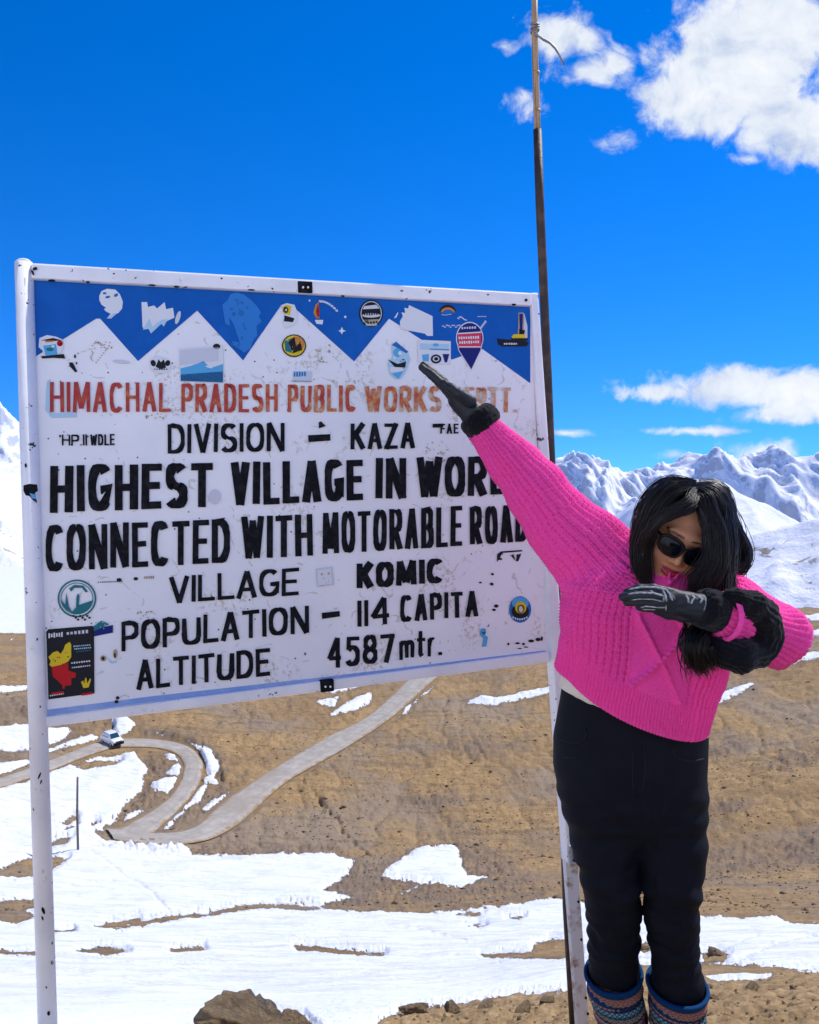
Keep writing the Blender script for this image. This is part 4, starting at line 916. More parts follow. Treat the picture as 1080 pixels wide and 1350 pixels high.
def build_pole():
    root = empty('flag_pole', (.62, 2.78, -1.0))
    tag(root, 'tall thin dark pole with a bare bamboo tip rising behind the sign', 'pole')
    wood = worn('dark_bark_pole', (.028, .016, .010), (.075, .04, .022), 22, .6, 0, .5)
    bam, t, b = principled('dry_bamboo', rough=.55)
    oc = t.n('ShaderNodeTexCoord').outputs['Object']
    st = t.n('ShaderNodeMapping', Vector=oc, Scale=(60, 60, 4))
    t.set(b.inputs['Base Color'], t.mix(t.smooth(t.noise(st, 2, 5), .4, .65), (.42, .27, .13), (.22, .13, .06)))
    Y = 2.76
    def pt(u, v): return WY(u, v, Y)
    mb = MB(); q = [(708.7, 171), (712, 270), (716, 360), (722, 500), (735, 820), (748, 1198), (757, 1350), (764, 1500)]
    mb.tube([pt(*p) for p in q], [.0142, .0148, .015, .0155, .0160, .0165, .017, .017], 14); mb.build('lower_pole', wood, root, True)
    mb = MB(); q = [(705, -40), (705, 40), (705.8, 80), (708, 150), (708.9, 174)]
    mb.tube([pt(*p) for p in q], [.0095, .0102, .0108, .0108, .0112], 12)
    for v in (33, 96, 146): mb.tube([pt(705 + v * .021, v - 1.5), pt(705 + v * .021, v + 1.5)], .0128, 12)
    mb.build('bamboo_tip', bam, root, True)
    wire = worn('grey_wire', (.20, .19, .20), (.10, .10, .11), 40, .4)
    mb = MB(); r = []
    for a, b_ in ((703, 46), (709, 50), (716, 55), (724, 59), (731, 66), (736, 74), (740, 82), (743, 88)): r.append(pt(a, b_) + np.array([0, -.014, 0]))
    mb.tube(r, [.004, .004, .0042, .0042, .004, .0038, .0034, .0028], 8)
    for k in range(3):
        c = pt(705.2, 32 + k * 4.5); mb.tube([c + np.array([math.cos(a) * .0135, math.sin(a) * .0135, .004 * math.sin(a + k)]) for a in np.linspace(0, 6.3, 14)], .0028, 6)
    mb.build('wire', wire, root, True)


build_sign(); build_pole()

# ------------------------------------------------------------------ distance-field modelling for the figure
f32 = np.float32


def snet(f, lo, hi, h, BS=14, slack=1.9):
    """surface of f(p)=0 on a sparse grid: one vertex per crossed cell"""
    lo = np.asarray(lo, float); hi = np.asarray(hi, float)
    nb = np.ceil((hi - lo) / (h * BS)).astype(int); N = nb * BS + 2
    g = np.stack(np.meshgrid(*[np.arange(k) for k in nb], indexing='ij'), -1).reshape(-1, 3)
    cen = lo + (g + .5) * BS * h
    d = f(cen.astype(f32)); act = g[np.abs(d) < slack * BS * h * .87]
    c = np.arange(BS + 1); cg = np.stack(np.meshgrid(c, c, c, indexing='ij'), -1).reshape(-1, 3)
    keys = []; verts = []; quads = []
    def key(i): return (i[..., 0] * N[1] + i[..., 1]) * N[2] + i[..., 2]
    for s in range(0, len(act), 90):
        A = act[s:s + 90]; gi = (A[:, None, :] * BS + cg[None]); P = lo + gi.reshape(-1, 3) * h
        D = f(P.astype(f32)).reshape(len(A), BS + 1, BS + 1, BS + 1)
        ins = D < 0
        corner = [ins[:, a:BS + a, b:BS + b, e:BS + e] for a in (0, 1) for b in (0, 1) for e in (0, 1)]
        cnt = sum(x.astype(np.int8) for x in corner); cell = (cnt > 0) & (cnt < 8)
        w = np.argwhere(cell)
        if len(w) == 0: continue
        bi, ijk = w[:, 0], w[:, 1:]
        acc = np.zeros((len(w), 3)); num = np.zeros(len(w))
        cv = {}
        for a in (0, 1):
            for b in (0, 1):
                for e in (0, 1): cv[a, b, e] = D[bi, ijk[:, 0] + a, ijk[:, 1] + b, ijk[:, 2] + e]
        for p, q in [((a, b, e), tuple(x + (k == ax) for k, x in enumerate((a, b, e)))) for ax in range(3) for a in (0, 1) for b in (0, 1) for e in (0, 1) if (a, b, e)[ax] == 0]:
            d0, d1 = cv[p], cv[q]; cr = (d0 < 0) != (d1 < 0); t = np.where(cr, d0 / np.where(d0 == d1, 1, d0 - d1), 0)
            acc += cr[:, None] * (np.array(p) + t[:, None] * (np.array(q) - np.array(p))); num += cr
        gidx = A[bi] * BS + ijk
        verts.append(lo + (gidx + acc / num[:, None]) * h); keys.append(key(gidx))
        for ax in range(3):
            o1, o2 = [k for k in range(3) if k != ax]
            sl0 = [slice(None)] + [slice(0, BS)] * 3; sl1 = list(sl0); sl1[ax + 1] = slice(1, BS + 1)
            a0 = ins[tuple(sl0)]; a1 = ins[tuple(sl1)]; e = np.argwhere(a0 != a1)
            if len(e) == 0: continue
            gi = A[e[:, 0]] * BS + e[:, 1:]; fl = a0[e[:, 0], e[:, 1], e[:, 2], e[:, 3]]
            u1 = np.zeros(3, int); u1[o1] = 1; u2 = np.zeros(3, int); u2[o2] = 1
            qd = np.stack([key(gi - u1 - u2), key(gi - u2), key(gi), key(gi - u1)], 1)
            flip = fl if ax != 1 else ~fl
            qd[~flip] = qd[~flip][:, ::-1]; quads.append(qd)
    keys = np.concatenate(keys); verts = np.concatenate(verts); quads = np.concatenate(quads)
    o = np.argsort(keys); keys = keys[o]; verts = verts[o]
    ix = np.clip(np.searchsorted(keys, quads), 0, len(keys) - 1); ok = (keys[ix] == quads).all(1)
    return verts, ix[ok]


def normals(V, Q):
    n = np.zeros_like(V); fn = np.cross(V[Q[:, 2]] - V[Q[:, 0]], V[Q[:, 3]] - V[Q[:, 1]])
    for k in range(4): np.add.at(n, Q[:, k], fn)
    return n / (np.linalg.norm(n, axis=1, keepdims=True) + 1e-12)


def relax(V, Q, it=2, lam=.5):
    for _ in range(it):
        s = np.zeros_like(V); c = np.zeros(len(V))
        for k in range(4):
            for j in (1, 3): np.add.at(s, Q[:, k], V[Q[:, (k + j) % 4]]); np.add.at(c, Q[:, k], 1)
        V = V + lam * (s / np.maximum(c, 1)[:, None] - V)
    return V


def smin(a, b, k):
    h = np.clip(.5 + .5 * (b - a) / k, 0, 1); return b + (a - b) * h - k * h * (1 - h)


def smax(a, b, k): return -smin(-a, -b, k)


def cone(p, a, b, ra, rb):
    a = np.asarray(a, f32); b = np.asarray(b, f32); ba = b - a; pa = p - a
    t = np.clip((pa @ ba) / (ba @ ba), 0, 1)
    return np.sqrt(((pa - t[:, None] * ba)**2).sum(1)) - (ra + t * (rb - ra))


def chain(p, pts, rad, k=.02):
    d = None
    for i in range(len(pts) - 1):
        e = cone(p, pts[i], pts[i + 1], rad[i], rad[i + 1]); d = e if d is None else smin(d, e, k)
    return d


def ellip(p, c, r, M=None):
    q = p - np.asarray(c, f32)
    if M is not None: q = q @ M
    r = np.asarray(r, f32); k0 = np.sqrt(((q / r)**2).sum(1)); k1 = np.sqrt(((q / (r * r))**2).sum(1)) + 1e-9
    return k0 * (k0 - 1) / k1


def loft(p, Z, CX, CY, HX, HY, pw=2.0):
    """elliptic sections stacked in z (Z ascending)"""
    z = p[:, 2]; cx = np.interp(z, Z, CX); cy = np.interp(z, Z, CY); hx = np.interp(z, Z, HX); hy = np.interp(z, Z, HY)
    a = np.abs((p[:, 0] - cx) / hx); b = np.abs((p[:, 1] - cy) / hy)
    d = ((a**pw + b**pw)**(1 / pw) - 1) * np.minimum(hx, hy)
    return np.maximum(d, np.maximum(Z[0] - z, z - Z[-1]))


def sections(rows, Y, hy):
    """rows: (v, u_left, u_right) in the photo -> loft arrays at depth Y"""
    o = []
    for (v, a, b), h in zip(rows, hy):
        yc = Y if np.isscalar(Y) else Y(v)
        A = WY(a, v, yc); Bq = WY(b, v, yc); o.append((A[2], (A[0] + Bq[0]) / 2, yc, (Bq[0] - A[0]) / 2, h))
    o.sort(); return [np.array(x, f32) for x in zip(*o)]


def frame_of(pts):
    """per-point along-length and angle about a polyline, for knit directions"""
    pts = np.asarray(pts, float)
    def fn(V):
        best = np.full(len(V), 1e9); L = np.zeros(len(V)); A = np.zeros(len(V)); l0 = 0
        for i in range(len(pts) - 1):
            a, b = pts[i], pts[i + 1]; e = b - a; ln = np.linalg.norm(e); e /= ln
            t = np.clip((V - a) @ e, 0, ln); q = V - a - t[:, None] * e; d = np.linalg.norm(q, axis=1)
            s = np.cross(e, [0, 1, 0]); s /= np.linalg.norm(s); c = np.cross(e, s)
            ang = np.arctan2(q @ s, q @ c); m = d < best
            best[m] = d[m]; L[m] = (l0 + t)[m]; A[m] = ang[m]; l0 += ln
        return L, A, best
    return fn


# ---- key points (photo pixel, distance ahead)
YB = 1.93
ARM_R = [WY(640, 565, 2.17), WY(678, 612, 2.13), WY(709, 651, 2.09), WY(740, 690, 2.05), WY(775, 723, 2.00), WY(806, 756, 1.96)]
RAD_R = [.050, .064, .0775, .089, .101, .112]
SH_L = WY(958, 806, 1.92); EL_L = WY(1023, 836, 1.74); WR_L = WY(943, 808, 1.565)
HEADC = WY(894, 704, 1.865)


def rot(ax, deg):
    return np.array(Matrix.Rotation(math.radians(deg), 3, ax))


# head: local x to the picture's right, -y out of the face, z up
HR = rot('Y', 22.5) @ rot('X', 18) @ rot('Z', -4)
HS = .93


def head_local(p): return ((p - HEADC.astype(f32)) @ HR.astype(f32)) / HS
def head_world(q): return HEADC + (np.asarray(q, float) * HS) @ HR.T


def head_sdf(p):
    q = head_local(p).astype(f32)
    ax = np.stack([np.abs(q[:, 0]), q[:, 1], q[:, 2]], 1)
    d = ellip(q, (0, .02, .035), (.076, .095, .083))
    d = smin(d, ellip(q, (0, -.022, -.025), (.064, .078, .082)), .03)
    d = smin(d, ellip(q, (0, -.045, -.080), (.040, .045, .034)), .035)
    d = smin(d, ellip(q, (0, -.076, -.104), (.019, .018, .015)), .022)
    d = smin(d, ellip(ax, (.036, -.072, -.036), (.024, .022, .022)), .022)
    d = smin(d, ellip(q, (0, -.084, .026), (.05, .013, .012)), .02)
    d = smax(d, -ellip(ax, (.031, -.112, .002), (.019, .017, .012)), .014)
    d = smin(d, ellip(ax, (.031, -.086, .001), (.014, .012, .010)), .004)
    nose = smin(cone(q, (0, -.090, .008), (0, -.112, -.034), .0075, .0098), ellip(ax, (.0115, -.100, -.038), (.0085, .010, .0075)), .008)
    d = smin(d, nose, .010)
    d = smax(d, -ellip(ax, (.0065, -.110, -.0455), (.0028, .004, .0028)), .002)
    zc = q[:, 2] - 9.0 * q[:, 0]**2                       # corners of the mouth lifted into a smile
    ql = np.stack([q[:, 0], q[:, 1] - 6.0 * q[:, 0]**2, zc], 1)
    up = ellip(ql, (0, -.0975, -.0645), (.0245, .0110, .0048)); lw = ellip(ql, (0, -.0965, -.0745), (.021, .0115, .0058))
    d = smin(d, np.minimum(up, lw), .006)
    d = smax(d, -ellip(ql, (0, -.111, -.0690), (.022, .008, .0011)), .002)
    d = smin(d, ellip(ax, (.076, .012, -.008), (.009, .018, .030)), .008)
    return d * HS


NECK0 = head_world((0, .03, -.07)); NECK1 = WY(872, 800, 1.93)
T_Z = sections([(715, 850, 905), (745, 790, 950), (780, 768, 962), (850, 768, 945), (910, 768, 925), (960, 745, 925), (1010, 738, 928), (1060, 745, 930)], YB, [.07, .10, .115, .115, .10, .11, .115, .11])
LEG_L = [(1050, 788, 43, YB), (1110, 797, 43, YB - .005), (1160, 804.5, 36, YB - .02), (1200, 808.5, 34, YB - .01), (1240, 809.5, 32, YB), (1290, 811, 31.5, YB + .02), (1350, 820, 27, YB + .02), (1410, 826, 23, YB + .02)]
LEG_R = [(1050, 884, 45, YB - .01), (1110, 884.5, 43, YB - .03), (1160, 886, 37.5, YB - .05), (1208, 885.5, 33, YB - .05), (1245, 888, 29.5, YB - .045), (1295, 893, 32, YB - .03), (1350, 893, 28, YB - .03), (1415, 893, 23, YB - .02)]
def leg_pts(L, sc=1.0): return [WY(u, v, y) for v, u, w, y in L], [w * sc * pxm(v, y) for v, u, w, y in L]


# fingers: list of (points, radii)
HY_ = 1.545
def H1(u, v, dy=0): return WY(u, v, HY_ + dy)
FING_L = [([H1(884, 781, .006), H1(862, 776, 0), H1(843, 776.5, .004), H1(828, 780, .016)], [.0108, .0098, .0092, .0080]),
          ([H1(884, 789, -.002), H1(858, 784.5, -.010), H1(838, 784.5, -.005), H1(820.5, 787.5, .009)], [.0112, .0100, .0094, .0080]),
          ([H1(885, 797, .002), H1(862, 793.5, -.006), H1(843, 792.8, -.001), H1(827, 794.5, .012)], [.0108, .0098, .0090, .0078]),
          ([H1(888, 805, .008), H1(870, 803, .002), H1(855, 801.5, .006), H1(843, 801, .015)], [.0098, .0088, .0082, .0072])]
THUMB_L = ([H1(920, 812, .022), H1(899, 812, .040), H1(880, 809, .046), H1(866, 805, .044)], [.0150, .0120, .0105, .0088])
PALM_L = [(H1(890, 788, .008), H1(930, 799, .016), .0175, .021), (H1(890, 800, .010), H1(930, 809, .018), .0165, .021)]
WRI_L = (H1(925, 803, .016), WR_L, .024, .030)


def H2(u, v, dy=0): return WY(u, v, 2.17 + dy)
FING_R = [([H2(603, 523, .010), H2(584, 503, .018), H2(570, 491, .020), H2(558.5, 481.5, .016)], [.0150, .0130, .0118, .0104]),
          ([H2(601, 525, -.012), H2(583, 506, -.016), H2(569, 494, -.014), H2(556.5, 484.5, -.008)], [.0145, .0128, .0116, .0100]),
          ([H2(603, 531, .022), H2(589, 515, .034), H2(579, 505, .036), H2(571, 497.5, .034)], [.0140, .0122, .0112, .0098]),
          ([H2(606, 533, .040), H2(594, 521, .052), H2(586, 512, .055), H2(580, 506, .052)], [.0130, .0112, .0100, .0090])]
THUMB_R = ([H2(620, 529, -.032), H2(605, 519, -.046), H2(595, 512, -.045), H2(586, 505.5, -.036)], [.0175, .0140, .0122, .0102])
PALM_R = [(H2(605, 527, .002), H2(628, 549, 0), .030, .034), (H2(606, 530, .02), H2(628, 551, .01), .024, .030)]


def hand_sdf(p, fingers, thumb, palms, grow=0.0):
    d = None
    for a, b, ra, rb in palms:
        e = cone(p, a, b, ra + grow, rb + grow); d = e if d is None else smin(d, e, .012)
    for pts, rad in fingers:
        d = smin(d, chain(p, pts, [r + grow for r in rad], .004), .0045)
    return smin(d, chain(p, thumb[0], [r + grow for r in thumb[1]], .006), .006)


def leg_sdf(p, sc=1.0, add=0.0):
    a, ra = leg_pts(LEG_L, sc); b, rb = leg_pts(LEG_R, sc)
    return chain(p, a, [r + add for r in ra], .02), chain(p, b, [r + add for r in rb], .02)


BOOT = {}
def boot_sdf(p, side, add=0.0):
    L = LEG_L if side < 0 else LEG_R
    v, u, w, y = L[-1]; an = WY(u, v, y); gz = GZ
    dx = -.035 if side < 0 else .03
    heel = np.array([an[0], an[1] + .02, gz + .045]); ball = np.array([an[0] + dx, an[1] - .13, gz + .035]); toe = np.array([an[0] + dx * 1.3, an[1] - .18, gz + .03])
    an2 = np.array([an[0], an[1], gz + .20])
    d = chain(p, [an2, np.array([an[0], an[1] + .01, gz + .09])], [.052 + add, .050 + add])
    d = smin(d, chain(p, [heel, ball, toe], [.043 + add, .046 + add, .034 + add], .02), .03)
    return smax(d, (gz + .003) - p[:, 2] - add * 0, .006)


def near(p, c, rad, fn):
    """evaluate a detailed part only close to it; elsewhere its bounding sphere is enough"""
    d = np.sqrt(((p - np.asarray(c, f32))**2).sum(1)) - rad; m = d < .03
    d = np.maximum(d, .03)
    if m.any(): d[m] = fn(p[m])
    return d


def body_sdf(p):
    d = near(p, HEADC, .15, head_sdf); d = smin(d, chain(p, [NECK0, NECK1], [.046, .054]), .025)
    t = loft(p, *T_Z); d = smin(d, t, .03)
    d = smin(d, chain(p, ARM_R, [r * .62 for r in RAD_R], .02), .04)
    d = smin(d, chain(p, [WY(930, 790, 1.93), SH_L, EL_L, WR_L], [.055, .052, .043, .028], .03), .04)
    d = smin(d, near(p, H1(885, 795, .01), .15, lambda q: hand_sdf(q, FING_L, THUMB_L, PALM_L + [WRI_L], -.0035)), .01)
    d = smin(d, near(p, H2(600, 524, .01), .16, lambda q: hand_sdf(q, FING_R, THUMB_R, PALM_R + [(PALM_R[0][1], ARM_R[0], .030, .031)], -.0035)), .01)
    l, r = leg_sdf(p, .80); d = smin(d, smin(l, r, .012), .03)
    for s in (-1, 1): d = smin(d, boot_sdf(p, s, -.006), .02)
    return d


# ---- sweater
S_ROWS = [(722, 830, 922), (738, 800, 945), (750, 782, 957), (770, 752, 962), (800, 743, 961), (830, 743, 960), (860, 743, 956), (885, 741, 949), (905, 740, 940), (930, 741, 933), (960, 745, 926), (1000, 748, 920)]
S_Z = sections(S_ROWS, YB - .01, [.060, .085, .115, .140, .150, .155, .160, .164, .164, .162, .155, .150])
HEM_L, HEM_R, HEM_F = WY(729, 878, YB - .01), WY(930, 951, YB - .01), WY(842, 963, YB - .175)
_hn = np.cross(HEM_R - HEM_L, HEM_F - HEM_L); _hn /= np.linalg.norm(_hn)
if _hn[2] < 0: _hn = -_hn
COLLAR_C = WY(882, 803, 1.93)
HEM_FLARE = [WY(757, 855, YB - .02), WY(745, 888, YB - .02)]


def sw_parts(p):
    t = loft(p, *S_Z, 2.15)
    t = smin(t, cone(p, HEM_FLARE[0], HEM_FLARE[1], .03, .026), .03)
    a = chain(p, ARM_R, RAD_R, .03)
    b = chain(p, [WY(935, 800, 1.93), SH_L, EL_L], [.085, .086, .066], .03)
    b = smin(b, cone(p, EL_L + np.array([.002, .0, -.004]), WY(1026, 868, 1.76), .056, .020), .03)
    fo = cone(p, EL_L, WY(955, 813, 1.575), .062, .043)
    return t, a, b, fo


def sweater_sdf(p):
    t, a, b, fo = sw_parts(p)
    d = smin(t, a, .045); d = smin(d, b, .045); d = smin(d, fo, .012)
    hem = (HEM_L.astype(f32) - p) @ _hn.astype(f32)
    d = smax(d, hem, .010)
    # open neck and folded collar
    q = p - COLLAR_C.astype(f32); M = HRC
    q = q @ M; rr = np.sqrt((q[:, 0] / 1.0)**2 + (q[:, 1] / 1.02)**2)
    col = np.sqrt((rr - .066)**2 + (q[:, 2] / 1.5)**2) - .018
    d = smin(d, col, .022)
    # cuff end on the raised arm
    ax = ARM_R[0] - ARM_R[1]; ax = (ax / np.linalg.norm(ax)).astype(f32)
    d = smax(d, (p - (ARM_R[0] + ax * .012).astype(f32)) @ ax, .008)
    ax = WR_L - EL_L; ax = (ax / np.linalg.norm(ax)).astype(f32)
    return d


HRC = (rot('Y', 10) @ rot('X', 14)).astype(f32)
GZ = ground_z(0.45, YB)


def wool_mat():
    m, t, b = principled('pink_wool', (.86, .05, .33), .92, 0, .15)
    b.inputs['Sheen Weight'].default_value = .15; b.inputs['Sheen Roughness'].default_value = .5
    b.inputs['Sheen Tint'].default_value = (1, .45, .75, 1)
    oc = t.n('ShaderNodeTexCoord').outputs['Object']
    n = t.noise(oc, 260, 3, .7); n2 = t.noise(oc, 9, 3)
    t.set(b.inputs['Base Color'], t.mix(t.smooth(n, .3, .7), t.mix(n2, (.92, .048, .31), (.96, .060, .35)), (.98, .10, .43)))
    bump(t, b, n, .5, .003); return m


def build_person():
    skin, t, b = principled('skin', (.42, .21, .13), .48, 0, .4)
    b.inputs['Subsurface Weight'].default_value = .12; b.inputs['Subsurface Radius'].default_value = (1, .35, .2); b.inputs['Subsurface Scale'].default_value = .004
    oc = t.n('ShaderNodeTexCoord').outputs['Object']
    lip = t.n('ShaderNodeAttribute', {'attribute_name': 'lip'}).outputs['Fac']; brow = t.n('ShaderNodeAttribute', {'attribute_name': 'brow'}).outputs['Fac']; blush = t.n('ShaderNodeAttribute', {'attribute_name': 'blush'}).outputs['Fac']
    c = t.mix(t.noise(oc, 60, 4), (.56, .255, .125), (.62, .30, .16))
    c = t.mix(t.math('MULTIPLY', blush, .35), c, (.60, .20, .13))
    c = t.mix(brow, c, (.03, .018, .012)); c = t.mix(lip, c, (.36, .018, .045))
    t.set(b.inputs['Base Color'], c); t.set(b.inputs['Roughness'], t.math('SUBTRACT', .5, t.math('MULTIPLY', lip, .2)))
    bump(t, b, t.noise(oc, 700, 3), .12, .001)
    V, Q = snet(body_sdf, (-.05, 1.30, GZ - .03), (1.12, 2.32, 1.92), .0030)
    V = relax(V, Q, 1, .4)
    q = head_local(V.astype(f32)); ax = np.abs(q[:, 0])
    zc = q[:, 2] - 9.0 * q[:, 0]**2; ql = np.stack([q[:, 0], q[:, 1] - 6.0 * q[:, 0]**2, zc], 1)
    lipd = np.minimum(ellip(ql, (0, -.098, -.0645), (.0245, .013, .0054)), ellip(ql, (0, -.097, -.0745), (.0215, .0135, .0062)))
    lip = sstep(-lipd, -.0010, .0006)
    bz = .0245 + .10 * (ax - .012) - 3.2 * np.maximum(ax - .036, 0)**1.5
    brow = sstep(.0026 - np.abs(q[:, 2] - bz) - np.maximum(ax - .05, 0) * 2 - np.maximum(.011 - ax, 0), -.001, .0012) * (q[:, 1] < -.05)
    blush = np.exp(-(((ax - .04) / .018)**2 + ((q[:, 2] + .036) / .015)**2)) * (q[:, 1] < -.03)
    P = mesh_np('person', V, Q, skin, None, True, {'lip': lip, 'brow': brow, 'blush': blush})
    tag(P, 'woman in bright pink knit sweater, black jeans and sunglasses dabbing before the sign', 'person')

    # sweater with knitted relief
    h = .0023
    V, Q = snet(sweater_sdf, (-.0, 1.44, .80), (1.10, 2.32, 1.80), h)
    V = relax(V, Q, 2, .5); nrm = normals(V, Q); p = V.astype(f32)
    tt, aa, bb, fo = sw_parts(p)
    Lr, Ar, _ = frame_of(ARM_R)(V); Ll, Al, _ = frame_of([WY(935, 800, 1.93), SH_L, EL_L, WR_L])(V)
    # wales run along each sleeve and up the body; three rows of lace holes apart
    def lace(acr, alo, pw, pl, amp):
        k = np.floor(acr / pw); fx = acr / pw - k; al = alo / pl + .5 * (k % 2)
        groove = np.exp(-((fx - .5) / .17)**2); dash = .35 + .65 * sstep(np.sin(2 * np.pi * al), -.25, .45)
        side = .22 * np.cos(2 * np.pi * acr / pw * 3)
        st = .16 * np.sin(2 * np.pi * (alo / (pl * .5) + (fx - .5) * 1.2 * np.sign(fx - .5)))
        return amp * (-groove * dash + side + st)
    wob = fbm(V[:, 0] * 7 + 3, V[:, 2] * 7, 3) * .006
    hr = lace(Ar * .080, Lr + wob, .0170, .0130, .0085)
    hl = lace(Al * .075, Ll + wob, .0160, .0125, .0075)
    # torso: arc coordinate across, height up
    zc = V[:, 2]; cx = np.interp(zc, S_Z[0], S_Z[1]); cy = np.interp(zc, S_Z[0], S_Z[2])
    ang = np.arctan2(V[:, 0] - cx, -(V[:, 1] - cy)); across = ang * .185
    hd = (V - HEM_L) @ _hn
    up = hd + wob * .4
    ht = lace(across + .06 * (up - .2)**2, up, .0175, .0140, .0110)
    # centre panel with a lattice of raised diamonds over moss stitch
    cc = across + .012; panel = sstep(.078 - np.abs(cc), -.004, .006)
    per = .150; ph = (up - .085) / per; tri = np.abs((ph % 1) - .5) * 2
    dl = np.abs(np.abs(cc) - tri * .064); rope = np.exp(-(dl / .0078)**2) * (1 + .18 * np.sin(up * 2 * np.pi / .012))
    moss = .0010 * np.sin(2 * np.pi * across / .0085) * np.sin(2 * np.pi * up / .0085)
    border = np.exp(-((np.abs(cc) - .080) / .005)**2)
    hp = rope * .0165 + moss * 1.6 + border * .005 - .002
    ht = ht * (1 - panel) + hp * panel
    rx = sstep(across, .075, .10); ht = ht * (1 - rx) + rx * (.0060 * np.cos(2 * np.pi * (across + .004 * np.sin(up * 26)) / .0150) + .0007 * np.sin(2 * np.pi * up / .008))
    rib = sstep(.080 - hd, -.004, .004)
    wide = sstep(across, .09, .12)
    hrib = .0034 * np.cos(2 * np.pi * across / .0088) * (1 - wide) + .0055 * np.cos(2 * np.pi * across / .0165) * wide + .0006 * np.sin(2 * np.pi * up / .0065) - .001
    hrib *= .25 + .75 * sstep(hd, .001, .012)
    ht = ht * (1 - rib) + hrib * rib - np.exp(-((hd - .082) / .004)**2) * .002
    ht += np.exp(-((hd - .005) / .005)**2) * .0025
    w1 = np.exp(-np.maximum(tt, -.01) / .012); w2 = np.exp(-np.maximum(aa, -.01) / .012); w3 = np.exp(-np.maximum(np.minimum(bb, fo), -.01) / .012)
    ws = w1 + w2 + w3 + 1e-9; H = (w1 * ht + w2 * hr + w3 * hl) / ws
    qc = (p - COLLAR_C.astype(f32)) @ HRC; rr = np.sqrt(qc[:, 0]**2 + qc[:, 1]**2)
    colw = sstep(.034 - np.sqrt((rr - .066)**2 + (qc[:, 2] / 1.5)**2), 0, .008)
    hc = .0020 * np.cos(np.arctan2(qc[:, 0], qc[:, 1]) * 34) + .0007 * np.sin(qc[:, 2] * 900)
    H = H * (1 - colw) + hc * colw
    # soft folds where the raised arm pulls the body of the sweater
    fold = fbm(V[:, 0] * 9 + V[:, 2] * 7, V[:, 2] * 3.2 - V[:, 0] * 4, 3) * .009 + fbm(V[:, 0] * 5, V[:, 2] * 5 + 7, 2) * .010
    V2 = V + nrm * (H + fold * np.clip((hd - .02) / .1, 0, 1))[:, None]
    wool = wool_mat()
    sw = mesh_np('sweater', V2, Q, wool, P, True)
    # pink cuff rim by the lower glove
    ax = Vector((-.90, -.38, .16)).normalized(); c0 = Vector(WY(954, 813, 1.558))
    s1 = ax.cross(Vector((0, 0, 1))).normalized(); s2 = ax.cross(s1)
    mb = MB(); rim = []
    n = 40; mr = 8; ring = []
    for i in range(n):
        a = 2 * math.pi * i / n; rad = .0455 + .0010 * math.cos(a * 22)
        cdir = s1 * math.cos(a) + s2 * math.sin(a)
        ring.append([c0 + cdir * (rad + .0045 * math.cos(b_)) + ax * (.0065 * math.sin(b_)) for b_ in [2 * math.pi * k / mr for k in range(mr)]])
    mb.add([v for r in ring for v in r], [(i * mr + k, i * mr + (k + 1) % mr, ((i + 1) % n) * mr + (k + 1) % mr, ((i + 1) % n) * mr + k) for i in range(n) for k in range(mr)])
    mb.build('cuff', wool, sw, True)

    # cream undershirt showing at the hem
    cream = worn('cream_cotton', (.74, .70, .60), (.66, .60, .50), 40, .8)
    U_Z = sections([(870, 742, 940), (900, 738, 938), (930, 739, 934), (960, 741, 932), (985, 742, 931)], YB, [.125, .125, .125, .125, .123])
    pl_, pr_, pf_ = WY(735, 906, YB), WY(930, 972, YB), WY(812, 944, YB - .14)
    un = np.cross(pr_ - pl_, pf_ - pl_); un /= np.linalg.norm(un); un = un if un[2] > 0 else -un
    V, Q = snet(lambda p: smax(loft(p, *U_Z), (pl_.astype(f32) - p) @ un.astype(f32), .006), (.2, 1.7, .85), (.85, 2.15, 1.35), .006)
    nrm = normals(V, Q); V = V + nrm * (fbm(V[:, 0] * 22, V[:, 2] * 9, 3) * .006)[:, None]
    mesh_np('undershirt', V, Q, cream, P, True)

    # jeans
    J_Z = sections([(905, 742, 930), (935, 737, 931), (975, 731, 931), (1010, 731, 930), (1045, 736, 928), (1075, 745, 924), (1110, 775, 905), (1130, 800, 880)], YB, [.112, .115, .120, .122, .120, .105, .060, .02])
    def jeans(p):
        l, r = leg_sdf(p, 1.0); k = .002 + .024 * sstep(p[:, 2], .64, .80); d = smin(loft(p, *J_Z, 2.2), smin(l, r, k), .025)
        zl = WY(810, 1283, YB)[2]; zr = WY(893, 1300, YB)[2]
        cut = np.where(p[:, 0] < WY(850, 1280, YB)[0], zl, zr) - .02
        return smax(d, cut - p[:, 2], .008)
    V, Q = snet(jeans, (.22, 1.62, .15), (.86, 2.16, 1.2), .0042)
    V = relax(V, Q, 2, .5); nrm = normals(V, Q)
    zk = V[:, 2]
    def bell(v, w): z0 = WY(850, v, YB)[2]; return np.exp(-((zk - z0) / w)**2)
    sx = np.where(V[:, 0] < WY(847, 1200, YB)[0], 1, -1)
    fo1 = np.sin((zk + sx * .25 * V[:, 0] + .05 * fbm(V[:, 0] * 12, zk * 8, 2)) * 2 * np.pi / .040)
    fo2 = np.sin((zk - sx * .45 * V[:, 0]) * 2 * np.pi / .062 + 1)
    dz = bell(1235, .075) * .0060 * fo1 * (.5 + .8 * np.abs(fbm(V[:, 0] * 14 + 3, zk * 14, 2))) + bell(1150, .06) * .003 * fo2 + bell(1050, .04) * .002 * fo2 + fbm(V[:, 0] * 8, zk * 5, 3) * .005
    zc0 = WY(842, 1075, YB)[2]; xc0 = WY(842, 1075, YB)[0]; dxx = V[:, 0] - xc0; dzz = zk - zc0; rad_ = np.hypot(dxx, dzz); an_ = np.arctan2(dzz, np.abs(dxx))
